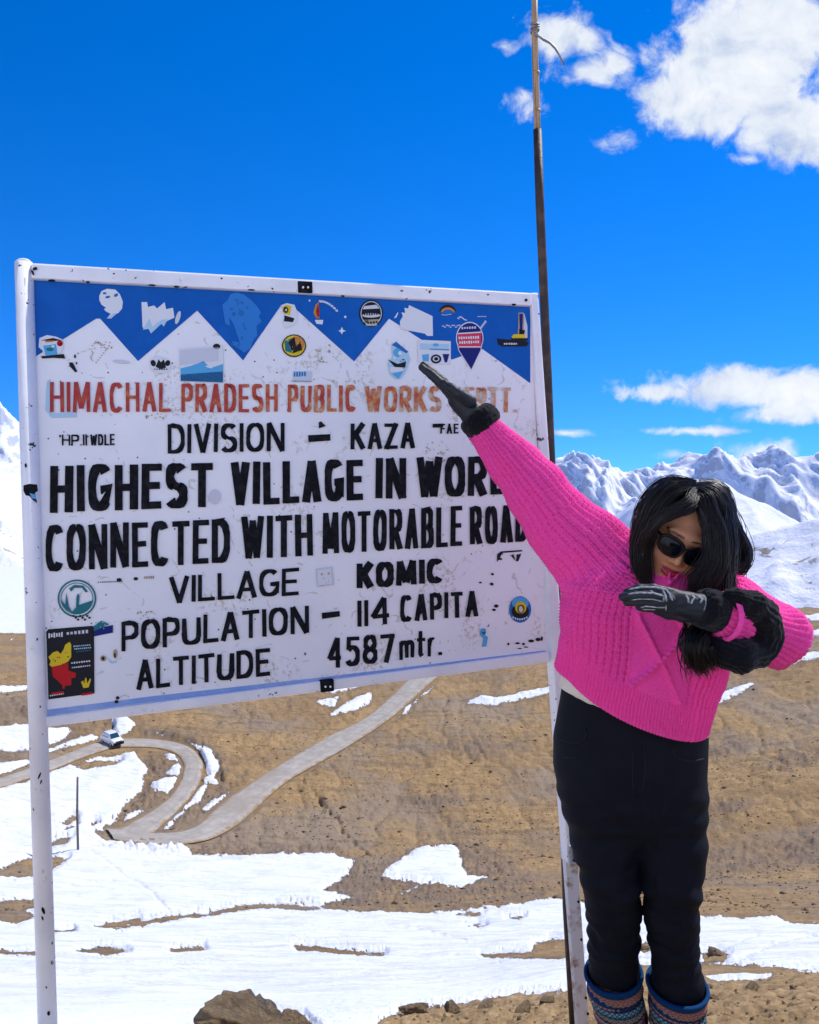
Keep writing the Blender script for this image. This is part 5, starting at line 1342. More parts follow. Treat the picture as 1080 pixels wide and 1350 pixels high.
    dz = dz + .0026 * np.sin(an_ * 11 + 3 * fbm(V[:, 0] * 6, zk * 6, 2)) * np.exp(-((rad_ - .12) / .07)**2) * (V[:, 1] < YB)
    dz = dz + .0014 * np.sin((zk + .7 * np.abs(dxx)) * 2 * np.pi / .07 + 2 * fbm(V[:, 0] * 5, zk * 5, 2)) * bell(1120, .12)
    V = V + nrm * dz[:, None]
    den, t, b = principled('black_denim', (.008, .010, .016), .75, 0, .12)
    oc = t.n('ShaderNodeTexCoord').outputs['Object']
    t.set(b.inputs['Base Color'], t.mix(t.noise(oc, 14, 5, .6), (.0045, .0055, .009), (.009, .012, .021)))
    tw = t.n('ShaderNodeTexWave', {'bands_direction': 'DIAGONAL'}, Vector=oc, Scale=260.0, Distortion=1.0).outputs[0]
    bump(t, b, tw, .25, .001)
    je = mesh_np('jeans', V, Q, den, P, True)
    seam = worn('dark_seam', (.009, .011, .018), (.014, .017, .026), 90, .7, 0, .4, spec=.2)
    def onj(u, v):
        y0 = 1.6
        ys = np.linspace(1.70, 1.95, 160); pts = np.array([WY(u, v, yy) for yy in ys]); d = jeans(pts.astype(f32)); k = int(np.argmax(d < 0)); return pts[k] + np.array([0, -.002, 0])
    for ln in ([(772, 960), (773, 968), (770, 975), (763, 979), (752, 979), (740, 975)], [(732, 994), (745, 998), (762, 999)], [(886, 985), (889, 996), (900, 1002), (915, 1003), (928, 1000)], [(835, 990), (834, 1010), (834, 1032), (838, 1050)], [(849, 985), (851, 1010), (848, 1035), (840, 1052)]):
        mb = MB(); mb.tube([onj(*a) for a in ln], .0020, 6); mb.build('pocket_seam', seam, je, True)

    # leg warmers
    for (L, nm, tl, tr_, dip) in ((LEG_L, 'l', (774, 1277), (844, 1268), 1290), (LEG_R, 'r', (856, 1293), (931, 1294), 1312)):
        pts, rad = leg_pts(L)
        rows = [(1285, 809, 35.5), (1310, 812, 35), (1330, 816, 33), (1350, 820.5, 31.5), (1380, 823, 29), (1420, 826, 30)] if nm == 'l' else [(1300, 893, 37.5), (1325, 893, 36), (1350, 893, 35), (1380, 893, 31), (1425, 893, 31)]
        yy = YB + .01 if nm == 'l' else YB - .035
        n = 72; V = []; hh = []; nr = 90; zs = []
        vtop = 1281 if nm == 'l' else 1297
        vs = np.linspace(vtop, 1425, nr)
        cu = np.interp(vs, [r[0] for r in rows], [r[1] for r in rows]); hw = np.interp(vs, [r[0] for r in rows], [r[2] for r in rows])
        tiltz = (tl[1] - tr_[1]) / (tr_[0] - tl[0])
        for i, v in enumerate(vs):
            c = WY(cu[i], v, yy); R = hw[i] * pxm(v, yy)
            s = c[2] - WY(cu[0], vs[0], yy)[2]
            for k in range(n):
                a = 2 * math.pi * k / n; kn = .0011 * math.cos(a * 24) * (1 if i > 8 else 0)
                sc = .0016 * math.sin(s * 2 * math.pi / .05 + a) * (i > 10)
                lipb = .0055 * math.exp(-((s + .004) / .009)**2)
                x, y = math.cos(a) * (R + kn + sc + lipb), math.sin(a) * (R * 1.05 + kn + sc + lipb)
                fade = math.exp(s / .25)
                V.append((c[0] + x, c[1] + y, c[2] + (-x * tiltz * -1 + (-.0) + y * .10) * fade)); hh.append(-s)
        V = np.array(V); idx = np.arange(nr * n).reshape(nr, n); nx = np.roll(idx, -1, 1)
        Qd = np.stack([idx[:-1], idx[1:], nx[1:], nx[:-1]], -1).reshape(-1, 4)
        # inner turn so the top edge has thickness
        top_in = V[:n] * 1.0; c0 = V[:n].mean(0); top_in = c0 + (V[:n] - c0) * .90; low_in = top_in - np.array([0, 0, .05])
        b0 = len(V); V = np.concatenate([V, top_in, low_in]); hh += [0] * n + [.02] * n
        i1 = np.arange(b0, b0 + n); i2 = i1 + n; nx1 = np.roll(i1, -1); nx2 = np.roll(i2, -1)
        Qd = np.concatenate([Qd, np.stack([i1, idx[0], nx[0], nx1], -1), np.stack([i2, i1, nx1, nx2], -1)])
        m, t, b = principled('patterned_knit', rough=.9, spec=.1)
        s = t.n('ShaderNodeAttribute', {'attribute_name': 'down'}).outputs['Fac']; ar = t.n('ShaderNodeAttribute', {'attribute_name': 'round'}).outputs['Fac']
        oc = t.n('ShaderNodeTexCoord').outputs['Object']
        f = t.math('FRACT', t.math('DIVIDE', s, .118))
        ctop = t.math('GREATER_THAN', s, .018)
        band = t.ramp(f, [(0, (.012, .03, .10)), (.15, (.30, .10, .16)), (.24, (.36, .24, .16)), (.33, (.012, .02, .075)), (.47, (.05, .16, .22)), (.56, (.015, .05, .09)), (.62, (.33, .28, .26)), (.74, (.02, .03, .05)), (.80, (.28, .26, .28)), (.88, (.32, .08, .20))], 'CONSTANT')
        alt = t.ramp(f, [(0, (.012, .03, .10)), (.15, (.42, .28, .12)), (.24, (.20, .07, .10)), (.33, (.03, .07, .16)), (.47, (.30, .42, .46)), (.56, (.05, .20, .26)), (.62, (.10, .07, .07)), (.74, (.02, .04, .06)), (.80, (.40, .34, .32)), (.88, (.08, .05, .09))], 'CONSTANT')
        chk = t.math('MULTIPLY', t.math('SINE', t.math('MULTIPLY', ar, 36.0)), t.math('SINE', t.math('MULTIPLY', s, 620.0)))
        c = t.mix(t.smooth(t.math('ADD', chk, t.math('MULTIPLY', t.math('SUBTRACT', t.noise(oc, 200, 2), .5), 1.0)), .12, .34), band, alt)
        c = t.mix(ctop, (.006, .05, .15), c)
        t.set(b.inputs['Base Color'], c)
        kn = t.math('MULTIPLY', t.math('SINE', t.math('MULTIPLY', ar, 72.0)), t.math('SINE', t.math('MULTIPLY', s, 1200.0)))
        bump(t, b, kn, .6, .002)
        ang = np.concatenate([np.tile(2 * np.pi * np.arange(n) / n, nr + 2)])
        mesh_np('leg_warmer', V, Qd[:, ::-1], m, P, True, {'down': hh, 'round': ang})
    boot = worn('dark_boot_leather', (.02, .016, .014), (.045, .035, .03), 30, .6)
    for s_ in (-1, 1):
        L = LEG_L if s_ < 0 else LEG_R; an = WY(L[-1][1], L[-1][0], L[-1][3])
        V, Q = snet(lambda p: boot_sdf(p, s_), (an[0] - .14, an[1] - .27, GZ - .02), (an[0] + .14, an[1] + .13, GZ + .28), .006)
        mesh_np('boot', V, Q, boot, P, True)

    # gloves
    gm, t, b = principled('black_glove_fabric', (.010, .012, .016), .55, 0, .35)
    oc = t.n('ShaderNodeTexCoord').outputs['Object']
    t.set(b.inputs['Base Color'], t.mix(t.noise(oc, 30, 5), (.006, .007, .010), (.020, .026, .034)))
    bump(t, b, t.noise(oc, 320, 3), .35, .001)
    fur, t, b = principled('black_fleece', (.006, .006, .008), .95, 0, .08)
    oc = t.n('ShaderNodeTexCoord').outputs['Object']
    b.inputs['Sheen Weight'].default_value = .12
    bump(t, b, t.noise(oc, 240, 4, .7), 1.0, .004)
    V, Q = snet(lambda p: hand_sdf(p, FING_L, THUMB_L, PALM_L + [WRI_L]), WR_L + [-.25, -.08, -.07], WR_L + [.07, .14, .09], .0021)
    nrm = normals(V, Q); V = V + nrm * (fbm(V[:, 0] * 60, V[:, 2] * 60, 3) * .0012 + fbm(V[:, 0] * 30 + V[:, 1] * 30, V[:, 2] * 90, 2) * .0012)[:, None]
    g1 = mesh_np('glove', V, Q, gm, P, True)
    fc = cP
    c1 = WY(929, 802, HY_ + .012); c2 = WY(942, 806.5, HY_ + .022)
    V, Q = snet(lambda p: smin(cone(p, c1, c2, .038, .041), cone(p, c1, c2, .038, .041), .01), c1 + [-.08, -.07, -.08], c2 + [.08, .09, .08], .003)
    ax = (c2 - c1) / np.linalg.norm(c2 - c1); tq = (V - c1) @ ax; V = V - ax * np.where(tq < 0, tq * .62, np.where(tq > np.linalg.norm(c2 - c1), (tq - np.linalg.norm(c2 - c1)) * .72, 0))[:, None]
    nrm = normals(V, Q); V = V + nrm * (vnoise(V[:, 0] * 160, V[:, 1] * 160, V[:, 2] * 160) * .0016)[:, None]
    mesh_np('glove_cuff', V, Q, fur, g1, True)
    # pale printed bones on the fingers and wrist
    pr = worn('pale_glove_print', (.42, .44, .45), (.22, .24, .25), 160, .7, lo=.35, hi=.6)
    def ong(u, v):
        ys = np.linspace(HY_ - .07, HY_ + .06, 260); pts = np.array([WY(u, v, yy) for yy in ys]); d = hand_sdf(pts.astype(f32), FING_L, THUMB_L, PALM_L + [WRI_L]); k = int(np.argmax(d < 0)) if (d < 0).any() else int(np.argmin(d)); return pts[k] + np.array([0, -.0006, 0])
    mb = MB()
    def dab(ln, r):
        pts = []
        for (a, b_), (c_, d_) in zip(ln[:-1], ln[1:]):
            pts += [ong(a + (c_ - a) * f, b_ + (d_ - b_) * f) for f in np.linspace(0, 1, 5)[:-1]]
        pts.append(ong(*ln[-1])); mb.tube(pts, [r * .5] + [r] * (len(pts) - 2) + [r * .5], 6)
    for ln, r in (([(829, 777), (845, 773.8), (864, 774), (880, 778)], .0022), ([(828, 783), (845, 781.2), (862, 782), (876, 786)], .0019), ([(832, 791), (844, 789.6), (860, 790), (874, 793)], .0014),
                  ([(845, 801), (851, 799), (858, 799.5), (866, 800.5), (878, 801)], .0020), ([(847, 803.5), (858, 803.6), (864, 804)], .0012),
                  ([(873, 776), (877, 785), (879, 793)], .0022), ([(878, 776.5), (883, 784), (887, 792)], .0020), ([(875, 787), (875, 793)], .0018), ([(882, 780), (890, 790)], .0013), ([(878, 798), (878, 805)], .0014),
                  ([(904, 784), (907, 789), (908, 795)], .0022), ([(912, 785), (916, 787.5), (913, 791), (911, 796)], .0024), ([(921, 787), (926, 790), (923, 795)], .0022), ([(930.5, 787), (930.5, 797), (928, 805)], .0012)):
        dab(ln, r)
    mb.build('glove_print', pr, g1, True)
    V, Q = snet(lambda p: hand_sdf(p, FING_R, THUMB_R, PALM_R + [(PALM_R[0][1], ARM_R[0], .034, .034)]), WY(632, 556, 2.17) + [-.24, -.13, -.08], WY(632, 556, 2.17) + [.1, .14, .24], .0024)
    nrm = normals(V, Q); V = V + nrm * (fbm(V[:, 0] * 50, V[:, 2] * 50, 3) * .0016)[:, None]
    g2 = mesh_np('glove', V, Q, gm, P, True)
    c1 = WY(624, 545, 2.17); c2 = WY(643, 566, 2.165); ax = (c2 - c1) / np.linalg.norm(c2 - c1)
    def cuff(p):
        t_ = (p - c1.astype(f32)) @ ax.astype(f32); q = p - c1.astype(f32) - t_[:, None] * ax.astype(f32); rr = np.sqrt((q**2).sum(1))
        a = rr - .0535; b_ = np.abs(t_ - np.linalg.norm(c2 - c1) / 2) - .031
        return smax(a, b_, .024)
    V, Q = snet(cuff, c1 + [-.1, -.1, -.12], c2 + [.1, .1, .1], .003)
    nrm = normals(V, Q); V = V + nrm * (vnoise(V[:, 0] * 150, V[:, 1] * 150, V[:, 2] * 150) * .0018 + fbm(V[:, 0] * 30, V[:, 2] * 30, 2) * .003)[:, None]
    mesh_np('glove_cuff', V, Q, fur, g2, True)

    # black knit scarf looped over the bent arm
    SC_ = [WY(958, 785, 1.545), WY(972, 788, 1.54), WY(990, 797, 1.56), WY(1004, 814, 1.59), WY(1007, 836, 1.605), WY(997, 857, 1.60), WY(974, 866, 1.55), WY(950, 858, 1.56), WY(926, 848, 1.60)]
    RS_ = [.009, .014, .025, .034, .035, .032, .028, .027, .016]
    kn, t, b = principled('black_knit', (.006, .006, .008), .95, 0, .1)
    b.inputs['Sheen Weight'].default_value = .10
    oc = t.n('ShaderNodeTexCoord').outputs['Object']; bump(t, b, t.noise(oc, 160, 4, .6), .7, .003)
    V, Q = snet(lambda p: chain(p, SC_, RS_, .02), (.50, 1.45, 1.12), (.96, 1.80, 1.62), .0028)
    Ls, As, _ = frame_of(SC_)(V); nrm = normals(V, Q)
    V = V + nrm * (.0012 * np.cos(As * 15) + fbm(V[:, 0] * 30, V[:, 2] * 30, 3) * .006)[:, None]
    mesh_np('scarf', V, Q, kn, P, True)

    build_hair(P); build_glasses(P)
    return P


def build_glasses(P):
    fr = flat('black_frame', (.006, .006, .007), .22); lens, t, b = principled('dark_lens', (.003, .004, .008), .08, 0, .22)
    root = None
    mf = MB(); ml = MB()
    for s in (-1, 1):
        cx = s * .0335
        def pt(a, k, dy=0):
            c, si = math.cos(a), math.sin(a); e = .78
            x = math.copysign(abs(c)**e, c) * .0285 * k; z = math.copysign(abs(si)**e, si) * .0235 * k
            if z > 0: z *= .86
            x *= 1 + .08 * (z / .02) * 1
            X = cx + x
            return head_world((X, -.1195 + dy + 4.2 * X * X, -.0015 + z + .05 * s * x))
        n = 40; m = 8; ring = []
        for i in range(n):
            a = 2 * math.pi * i / n; c0 = Vector(pt(a, 1)); out = (c0 - Vector(pt(a, 0))).normalized(); fw = Vector(HR @ np.array([0, -1, 0]))
            th = .0030 if math.sin(a) < .2 else .0044
            ring.append([c0 + out * th * math.cos(b_) + fw * .0026 * math.sin(b_) for b_ in [2 * math.pi * k / m for k in range(m)]])
        mf.add([v for r in ring for v in r], [(i * m + k, i * m + (k + 1) % m, ((i + 1) % n) * m + (k + 1) % m, ((i + 1) % n) * m + k) for i in range(n) for k in range(m)])
        # domed lens
        V = [pt(0, 0, -.0022)]
        for k, kk in enumerate((.35, .7, 1.0)):
            V += [pt(2 * math.pi * i / n, kk, -.0022 * (1 - kk * kk)) for i in range(n)]
        Fc = [(0, 1 + i, 1 + (i + 1) % n) for i in range(n)]
        for k in range(2): Fc += [(1 + k * n + i, 1 + (k + 1) * n + i, 1 + (k + 1) * n + (i + 1) % n, 1 + k * n + (i + 1) % n) for i in range(n)]
        back = [tuple(np.array(v) + (HR @ np.array([0, .0015, 0]))) for v in V]; nb_ = len(V)
        ml.add(V + back, Fc + [tuple(i + nb_ for i in f)[::-1] for f in Fc])
        mf.tube([head_world(q) for q in ((s * .0600, -.1040, .011), (s * .069, -.09, .011), (s * .078, -.05, .008), (s * .081, 0, .004), (s * .080, .02, -.008))], [.0032, .003, .0026, .0024, .0022], 8)
    mf.tube([head_world(q) for q in ((-.0085, -.119, .005), (-.004, -.1215, .0075), (.004, -.1215, .0075), (.0085, -.119, .005))], .0021, 8)
    g = mf.build('sunglasses', fr, P, True); ml.build('lens', lens, g, True)


def build_hair(P):
    hm, t, b = principled('black_hair', (.010, .008, .008), .42, 0, .4)
    oc = t.n('ShaderNodeTexCoord').outputs['Object']
    t.set(b.inputs['Base Color'], t.mix(t.noise(oc, 70, 3), (.005, .0045, .0045), (.014, .010, .009)))
    b.inputs['Anisotropic'].default_value = .5
    W_ = lambda u, v, y: WY(u, v, y)
    top = (917, 645)
    # locks: guide points then spread (m) at each point, number of strands
    LK = [([(916, 645, 1.83), (892, 648, 1.795), (868, 667, 1.785), (851, 696, 1.79), (843, 728, 1.80), (849, 758, 1.795), (859, 784, 1.785)], [.010, .018, .018, .015, .014, .012, .005], 620),
          ([(916, 643, 1.86), (888, 647, 1.83), (862, 668, 1.82), (850, 702, 1.83), (846, 735, 1.84), (848, 762, 1.825), (856, 792, 1.80)], [.012, .020, .020, .018, .015, .012, .005], 560),
          ([(916, 642, 1.90), (888, 646, 1.88), (864, 668, 1.87), (854, 702, 1.88), (849, 742, 1.87), (852, 785, 1.84)], [.014, .022, .022, .02, .016, .008], 420),
          ([(915, 642, 1.94), (890, 650, 1.945), (868, 674, 1.94), (856, 712, 1.94), (852, 750, 1.93), (850, 790, 1.92)], [.016, .026, .028, .026, .022, .012], 300),
          ([(917, 650, 1.80), (909, 666, 1.757), (889, 675, 1.746), (867, 686, 1.750), (852, 706, 1.762), (846, 732, 1.775), (853, 770, 1.775)], [.010, .013, .011, .009, .006, .006, .003], 560),
          ([(917, 646, 1.82), (931, 656, 1.775), (940, 678, 1.752), (947, 705, 1.735), (946, 740, 1.722), (930, 772, 1.72), (924, 800, 1.73)], [.010, .014, .013, .014, .016, .018, .016], 640),
          ([(918, 645, 1.83), (938, 655, 1.79), (950, 682, 1.765), (953, 715, 1.745), (950, 750, 1.735), (942, 790, 1.735), (934, 840, 1.74), (926, 886, 1.745)], [.010, .018, .020, .020, .020, .022, .022, .010], 640),
          ([(918, 644, 1.86), (942, 653, 1.83), (952, 684, 1.81), (952, 720, 1.80), (947, 755, 1.79), (945, 790, 1.78), (941, 835, 1.775), (938, 872, 1.775)], [.012, .020, .023, .022, .022, .023, .022, .012], 560),
          ([(918, 643, 1.90), (944, 653, 1.885), (953, 684, 1.87), (953, 718, 1.86), (947, 750, 1.85), (947, 785, 1.84), (950, 820, 1.83)], [.014, .022, .023, .020, .020, .022, .018], 440),
          ([(916, 643, 1.95), (944, 657, 1.955), (953, 692, 1.95), (951, 730, 1.94), (947, 775, 1.93), (944, 820, 1.92)], [.018, .026, .029, .027, .026, .02], 300),
          ([(918, 647, 1.82), (925, 660, 1.768), (928, 676, 1.752), (932, 695, 1.740), (935, 722, 1.730), (929, 748, 1.722), (914, 768, 1.722), (908, 792, 1.727)], [.006, .009, .008, .006, .006, .009, .012, .010], 420),
          ([(930, 780, 1.72), (924, 805, 1.68), (918, 828, 1.60), (913, 850, 1.535), (918, 872, 1.54), (926, 890, 1.56)], [.016, .018, .017, .017, .017, .017], 300),
          ([(938, 785, 1.72), (935, 812, 1.66), (930, 832, 1.585), (924, 852, 1.53), (930, 872, 1.54), (938, 888, 1.56)], [.016, .019, .019, .018, .018, .016], 300),
          ([(935, 646, 1.88), (960, 676, 1.86), (974, 706, 1.845), (983, 727, 1.835), (983, 740, 1.825), (973, 747, 1.82), (966, 741, 1.82), (969, 730, 1.825)], [.008, .012, .012, .011, .010, .007, .005, .004], 80),
          ([(930, 645, 1.89), (958, 672, 1.88), (975, 708, 1.87), (983, 734, 1.86), (975, 750, 1.85), (964, 756, 1.85)], [.008, .013, .014, .013, .010, .006], 90),
          ([(940, 655, 1.86), (966, 690, 1.85), (980, 722, 1.84), (987, 742, 1.83), (980, 756, 1.83), (970, 752, 1.83)], [.006, .010, .012, .010, .008, .005], 50),
          ([(912, 651, 1.79), (922, 668, 1.752), (930, 682, 1.74), (934, 694, 1.733), (930, 703, 1.729), (922, 706, 1.727)], [.002, .003, .003, .003, .002, .002], 22)]
    rs = np.random.RandomState(7); VV = []; QQ = []; base = 0
    for gi, (pts, spread, cnt) in enumerate(LK):
        spread = list(spread)
        P3 = np.array([W_(*q) for q in pts]); s = np.arange(len(pts)); n = 30; sq = np.linspace(0, len(pts) - 1, n)
        C = np.stack([pchip(s, P3[:, k], sq) for k in range(3)], 1); S = pchip(s, np.array(spread), sq)
        T = np.gradient(C, axis=0); T /= np.linalg.norm(T, axis=1, keepdims=True)
        A = np.cross(T, [0, 1, 0]); A /= np.linalg.norm(A, axis=1, keepdims=True) + 1e-9; Bn = np.cross(T, A)
        nclump = max(2, cnt // 12); clump = rs.normal(0, .50, (nclump, 2)); ph = rs.uniform(0, 6.28, (nclump, 2)); fr_ = rs.uniform(.5, 1.25, nclump)
        for j in range(cnt):
            ci = j % nclump; off = clump[ci] + rs.normal(0, .20, 2) * (1.8 if rs.rand() > .965 else 1); ln = int(n * (rs.uniform(.86, 1.0) if rs.rand() > .4 else rs.uniform(.62, .95)))
            wv = .52 * np.sin(np.linspace(0, 6.5, n) * fr_[ci] + ph[ci, 0]); wv2 = .52 * np.sin(np.linspace(0, 5.5, n) * fr_[ci] + ph[ci, 1])
            jit = .0022 * np.sin(np.linspace(0, rs.uniform(6, 16), n) + rs.uniform(0, 6.28)) * (1 + 2.2 * (rs.rand() > .9))
            amp = np.linspace(.25, 1.15, n)
            dr = rs.normal(0, .26, 2); ss = np.linspace(0, 1, n)**1.5
            cen = C + A * (S * (off[0] + dr[0] * ss + wv * amp) + jit)[:, None] + Bn * (S * (off[1] + dr[1] * ss + wv2 * amp) * .8)[:, None]
            cen = cen[:ln]; r = np.full(ln, rs.uniform(.0006, .0012)); r[-6:] *= np.linspace(1, .25, 6); r[:2] *= .6
            a = A[:ln]; bn = Bn[:ln]
            tri = [cen + a * (r * math.cos(q))[:, None] + bn * (r * math.sin(q))[:, None] for q in (0, 2.094, 4.189)]
            VV.append(np.stack(tri, 1).reshape(-1, 3)); i0 = base + np.arange(ln - 1) * 3
            for k in range(3): QQ.append(np.stack([i0 + k, i0 + (k + 1) % 3, i0 + 3 + (k + 1) % 3, i0 + 3 + k], 1))
            base += ln * 3
    # the mass under the strands: scalp cap plus a core in each big lock
    def cap(p):
        q = head_local(p).astype(f32)
        d = ellip(q, (0, .028, .038), (.079, .097, .083))
        face = ellip(q, (.0, -.115, -.048), (.078, .092, .098))
        d = smax(d, -face, .012)
        e = d * HS
        for pts, spread, cnt in LK[:10]:
            if cnt < 200: continue
            e = smin(e, chain(p, [W_(*q_) for q_ in pts[1:]], [x * .46 for x in spread[1:]], .015), .012)
        return e
    V, Q = snet(cap, HEADC + [-.20, -.20, -.34], HEADC + [.20, .22, .16], .0045)
    nrm = normals(V, Q); V = V + nrm * (fbm(V[:, 0] * 60, V[:, 2] * 14, 3) * .004)[:, None]
    core = mesh_np('hair', V, Q, hm, P, True)
    mesh_np('strands', np.concatenate(VV), np.concatenate(QQ), hm, core, True)


build_person()

# ------------------------------------------------------------------ things out in the valley and loose stones
def rock_mesh(name, seed, flat_=.6, sub=5):
    bm = bmesh.new(); bmesh.ops.create_icosphere(bm, subdivisions=sub, radius=1.0)
    V = np.array([v.co for v in bm.verts]); rs = np.random.RandomState(seed); o = rs.uniform(0, 50, 3)
    n = vnoise(V[:, 0] * 1.1 + o[0], V[:, 1] * 1.1 + o[1], V[:, 2] * 1.1 + o[2]); n2 = vnoise(V[:, 0] * 2.7 + o[1], V[:, 1] * 2.7 + o[2], V[:, 2] * 2.7); n3 = vnoise(V[:, 0] * 7, V[:, 1] * 7 + o[0], V[:, 2] * 7) + .6 * vnoise(V[:, 0] * 15, V[:, 1] * 15 + o[0], V[:, 2] * 15) + .35 * vnoise(V[:, 0] * 31, V[:, 1] * 31, V[:, 2] * 31 + o[1])
    k = 1 + .42 * n + .20 * n2 + .07 * n3
    # a few flat broken faces
    for _ in range(5):
        d = rs.normal(0, 1, 3); d /= np.linalg.norm(d); h = (V * k[:, None]) @ d; m = h > .62; k = np.where(m, k * .62 / np.maximum(h, .1), k)
    k = k + .05 * n3 - .10 * np.maximum(0, .25 - np.abs(n2)) 
    V = V * k[:, None] * np.array([1, .85, flat_])
    for v, c in zip(bm.verts, V): v.co = c
    me = bpy.data.meshes.new(name); bm.to_mesh(me); bm.free()
    me.polygons.foreach_set('use_smooth', [True] * len(me.polygons))
    return me


def build_rocks():
    m, t, b = principled('brown_stone', rough=.9, spec=.2)
    oc = t.n('ShaderNodeTexCoord').outputs['Object']
    t.set(b.inputs['Base Color'], t.ramp(t.noise(oc, 2.2, 8, .7), [(.3, (.30, .20, .11)), (.5, (.58, .41, .23)), (.7, (.70, .55, .36))]))
    bump(t, b, t.noise(oc, 4, 9, .75), 1.0, .45)
    meshes = [rock_mesh('rock', s, .55 + .1 * (s % 3)) for s in range(8)]
    for me in meshes: me.materials.append(m)
    def put(me, u, v, wpx, label, group=None, sink=.25, rz=0.0, sx=1.0):
        g = ground_at(u, v); x, y = g[0], g[1]; s = wpx / 2 * math.hypot(x, y) / F
        o = bpy.data.objects.new('rock', me); COL.objects.link(o)
        o.location = (x, y, ground_h(x, y) + s * (.5 - sink)); o.scale = (s * sx, s, s); o.rotation_euler = (0, 0, rz)
        return tag(o, label, 'rock', group)
    big = [((334, 1362, 128), 'large rough brown rock rising from the snow at the bottom edge', .55), ((286, 1357, 50), 'low lump of brown stone left of the large rough rock on the snow', .5), ((392, 1356, 60), 'low crumbling brown stone right of the large rough rock on the snow', .5), ((990, 1311, 22), 'angular pale brown stone lying on the dirt beside the woman', .35), ((944, 1262, 26), 'rounded brown stone half buried in the snow behind the woman', .4),
           ((548, 1338, 34), 'dark brown clod at the tip of the foreground bank', .3), ((640, 1331, 30), 'squarish brown clod in the middle of the foreground bank', .3), ((722, 1322, 26), 'knobbly dark clod on the bank beside the sign post', .3), ((690, 1336, 24), 'tan clod below the snow on the foreground bank', .3), ((596, 1338, 26), 'pale crumbly clod between two darker ones on the bank', .3), ((850, 1254, 14), 'small brown stone seen between the legs of the woman', .3)]
    for i, ((u, v, w), lb, sk) in enumerate(big): put(meshes[i % 8], u, v, w, lb, None, sk, i * 1.3, 1.15)
    rs = np.random.RandomState(3); n = 0
    while n < 130:
        if rs.rand() < .5: u, v = rs.uniform(500, 765), rs.uniform(1316, 1352)
        else: u, v = rs.uniform(925, 1085), rs.uniform(1284, 1352)
        g = ground_at(u, v)
        if ground_h(g[0], g[1], 'S') > -2: continue
        w = rs.uniform(2.5, 6) if rs.rand() < .85 else rs.uniform(6, 12)
        put(meshes[n % 8], u, v, w, 'small brown stone scattered on the foreground dirt', 'small loose stones in the foreground dirt', .3, rs.uniform(0, 6.28)); n += 1
    # countless stones on the hillside
    rs = np.random.RandomState(5); V = []; Q = []; ico = np.array([(1, 0, 0), (-1, 0, 0), (0, 1, 0), (0, -1, 0), (0, 0, 1), (0, 0, -1)], float)
    fc = np.array([(0, 2, 4), (2, 1, 4), (1, 3, 4), (3, 0, 4), (2, 0, 5), (1, 2, 5), (3, 1, 5), (0, 3, 5)])
    NU = 16000; us = rs.uniform(-60, 1140, NU); vs = rs.uniform(865, 1205, NU)
    GV = np.linspace(-80, 1160, 63); tab = [row_v(_rr, np.full(len(_rr), float(u_))) for u_ in GV]
    jj = np.clip(np.searchsorted(GV, us), 1, 62); rr_ = np.empty(NU)
    for i in range(NU): rr_[i] = np.interp(-vs[i], -tab[jj[i]], _rr)
    dd = np.array([(us - 540) / F, cP + (675 - vs) / F * sP]); phs = np.arctan2(dd[0], dd[1]); gx = rr_ * np.sin(phs); gy = rr_ * np.cos(phs)
    rdm = np.maximum(poly_sd(us, vs, road_poly(ROAD1)), poly_sd(us, vs, road_poly(ROAD2))); cl = vnoise(gx / 9., gy / 9.)
    ok = (rdm < -2) & (cl > rs.uniform(-.6, .35, NU)); cnt = 0
    for i in np.nonzero(ok)[0]:
        if cnt >= 4200: break
        if ground_h(gx[i], gy[i], 'S') > -1.5: continue
        s = rs.uniform(.04, .12) * (1 + 1.2 * (rs.rand() > .93)); z = ground_h(gx[i], gy[i])
        V.append(ico * rs.uniform(.6, 1.3, (6, 1)) * np.array([s, s, s * .6]) + np.array([gx[i], gy[i], z + s * .12])); Q.append(fc + cnt * 6); cnt += 1
    sm, t, b = principled('hill_scree', rough=.95, spec=.1)
    oc = t.n('ShaderNodeTexCoord').outputs['Object']
    t.set(b.inputs['Base Color'], t.ramp(t.noise(oc, .9, 4), [(.35, (.07, .048, .03)), (.55, (.22, .155, .095)), (.7, (.40, .31, .21))]))
    o = mesh_np('scree', np.concatenate(V), np.concatenate(Q), sm, None, False)
    tag(o, 'countless small dark stones strewn over the brown hillside', 'scree', kind='stuff')


def build_valley_pole():
    g = ground_at(103, 1125); z = ground_h(g[0], g[1]); g[2] = z
    root = empty('wooden_pole', tuple(g)); tag(root, 'thin grey wooden pole standing alone in the snow below the road bend', 'pole')
    m = worn('weathered_wood', (.16, .135, .115), (.075, .06, .05), 3, .85)
    s = math.hypot(g[0], g[1]) / F; H = 87 * s / .93
    mb = MB(); mb.tube([g + [0, 0, -.4], g + [.03, 0, H * .5], g + [.14, 0, H]], [.085, .078, .066], 10); mb.build('shaft', m, root, True)
    mb = MB(); mb.tube([g + [.14, 0, H], g + [.142, 0, H + .05]], [.08, .04], 10); mb.build('pole_cap', worn('grey_cap', (.3, .3, .3), (.2, .2, .2)), root, True)


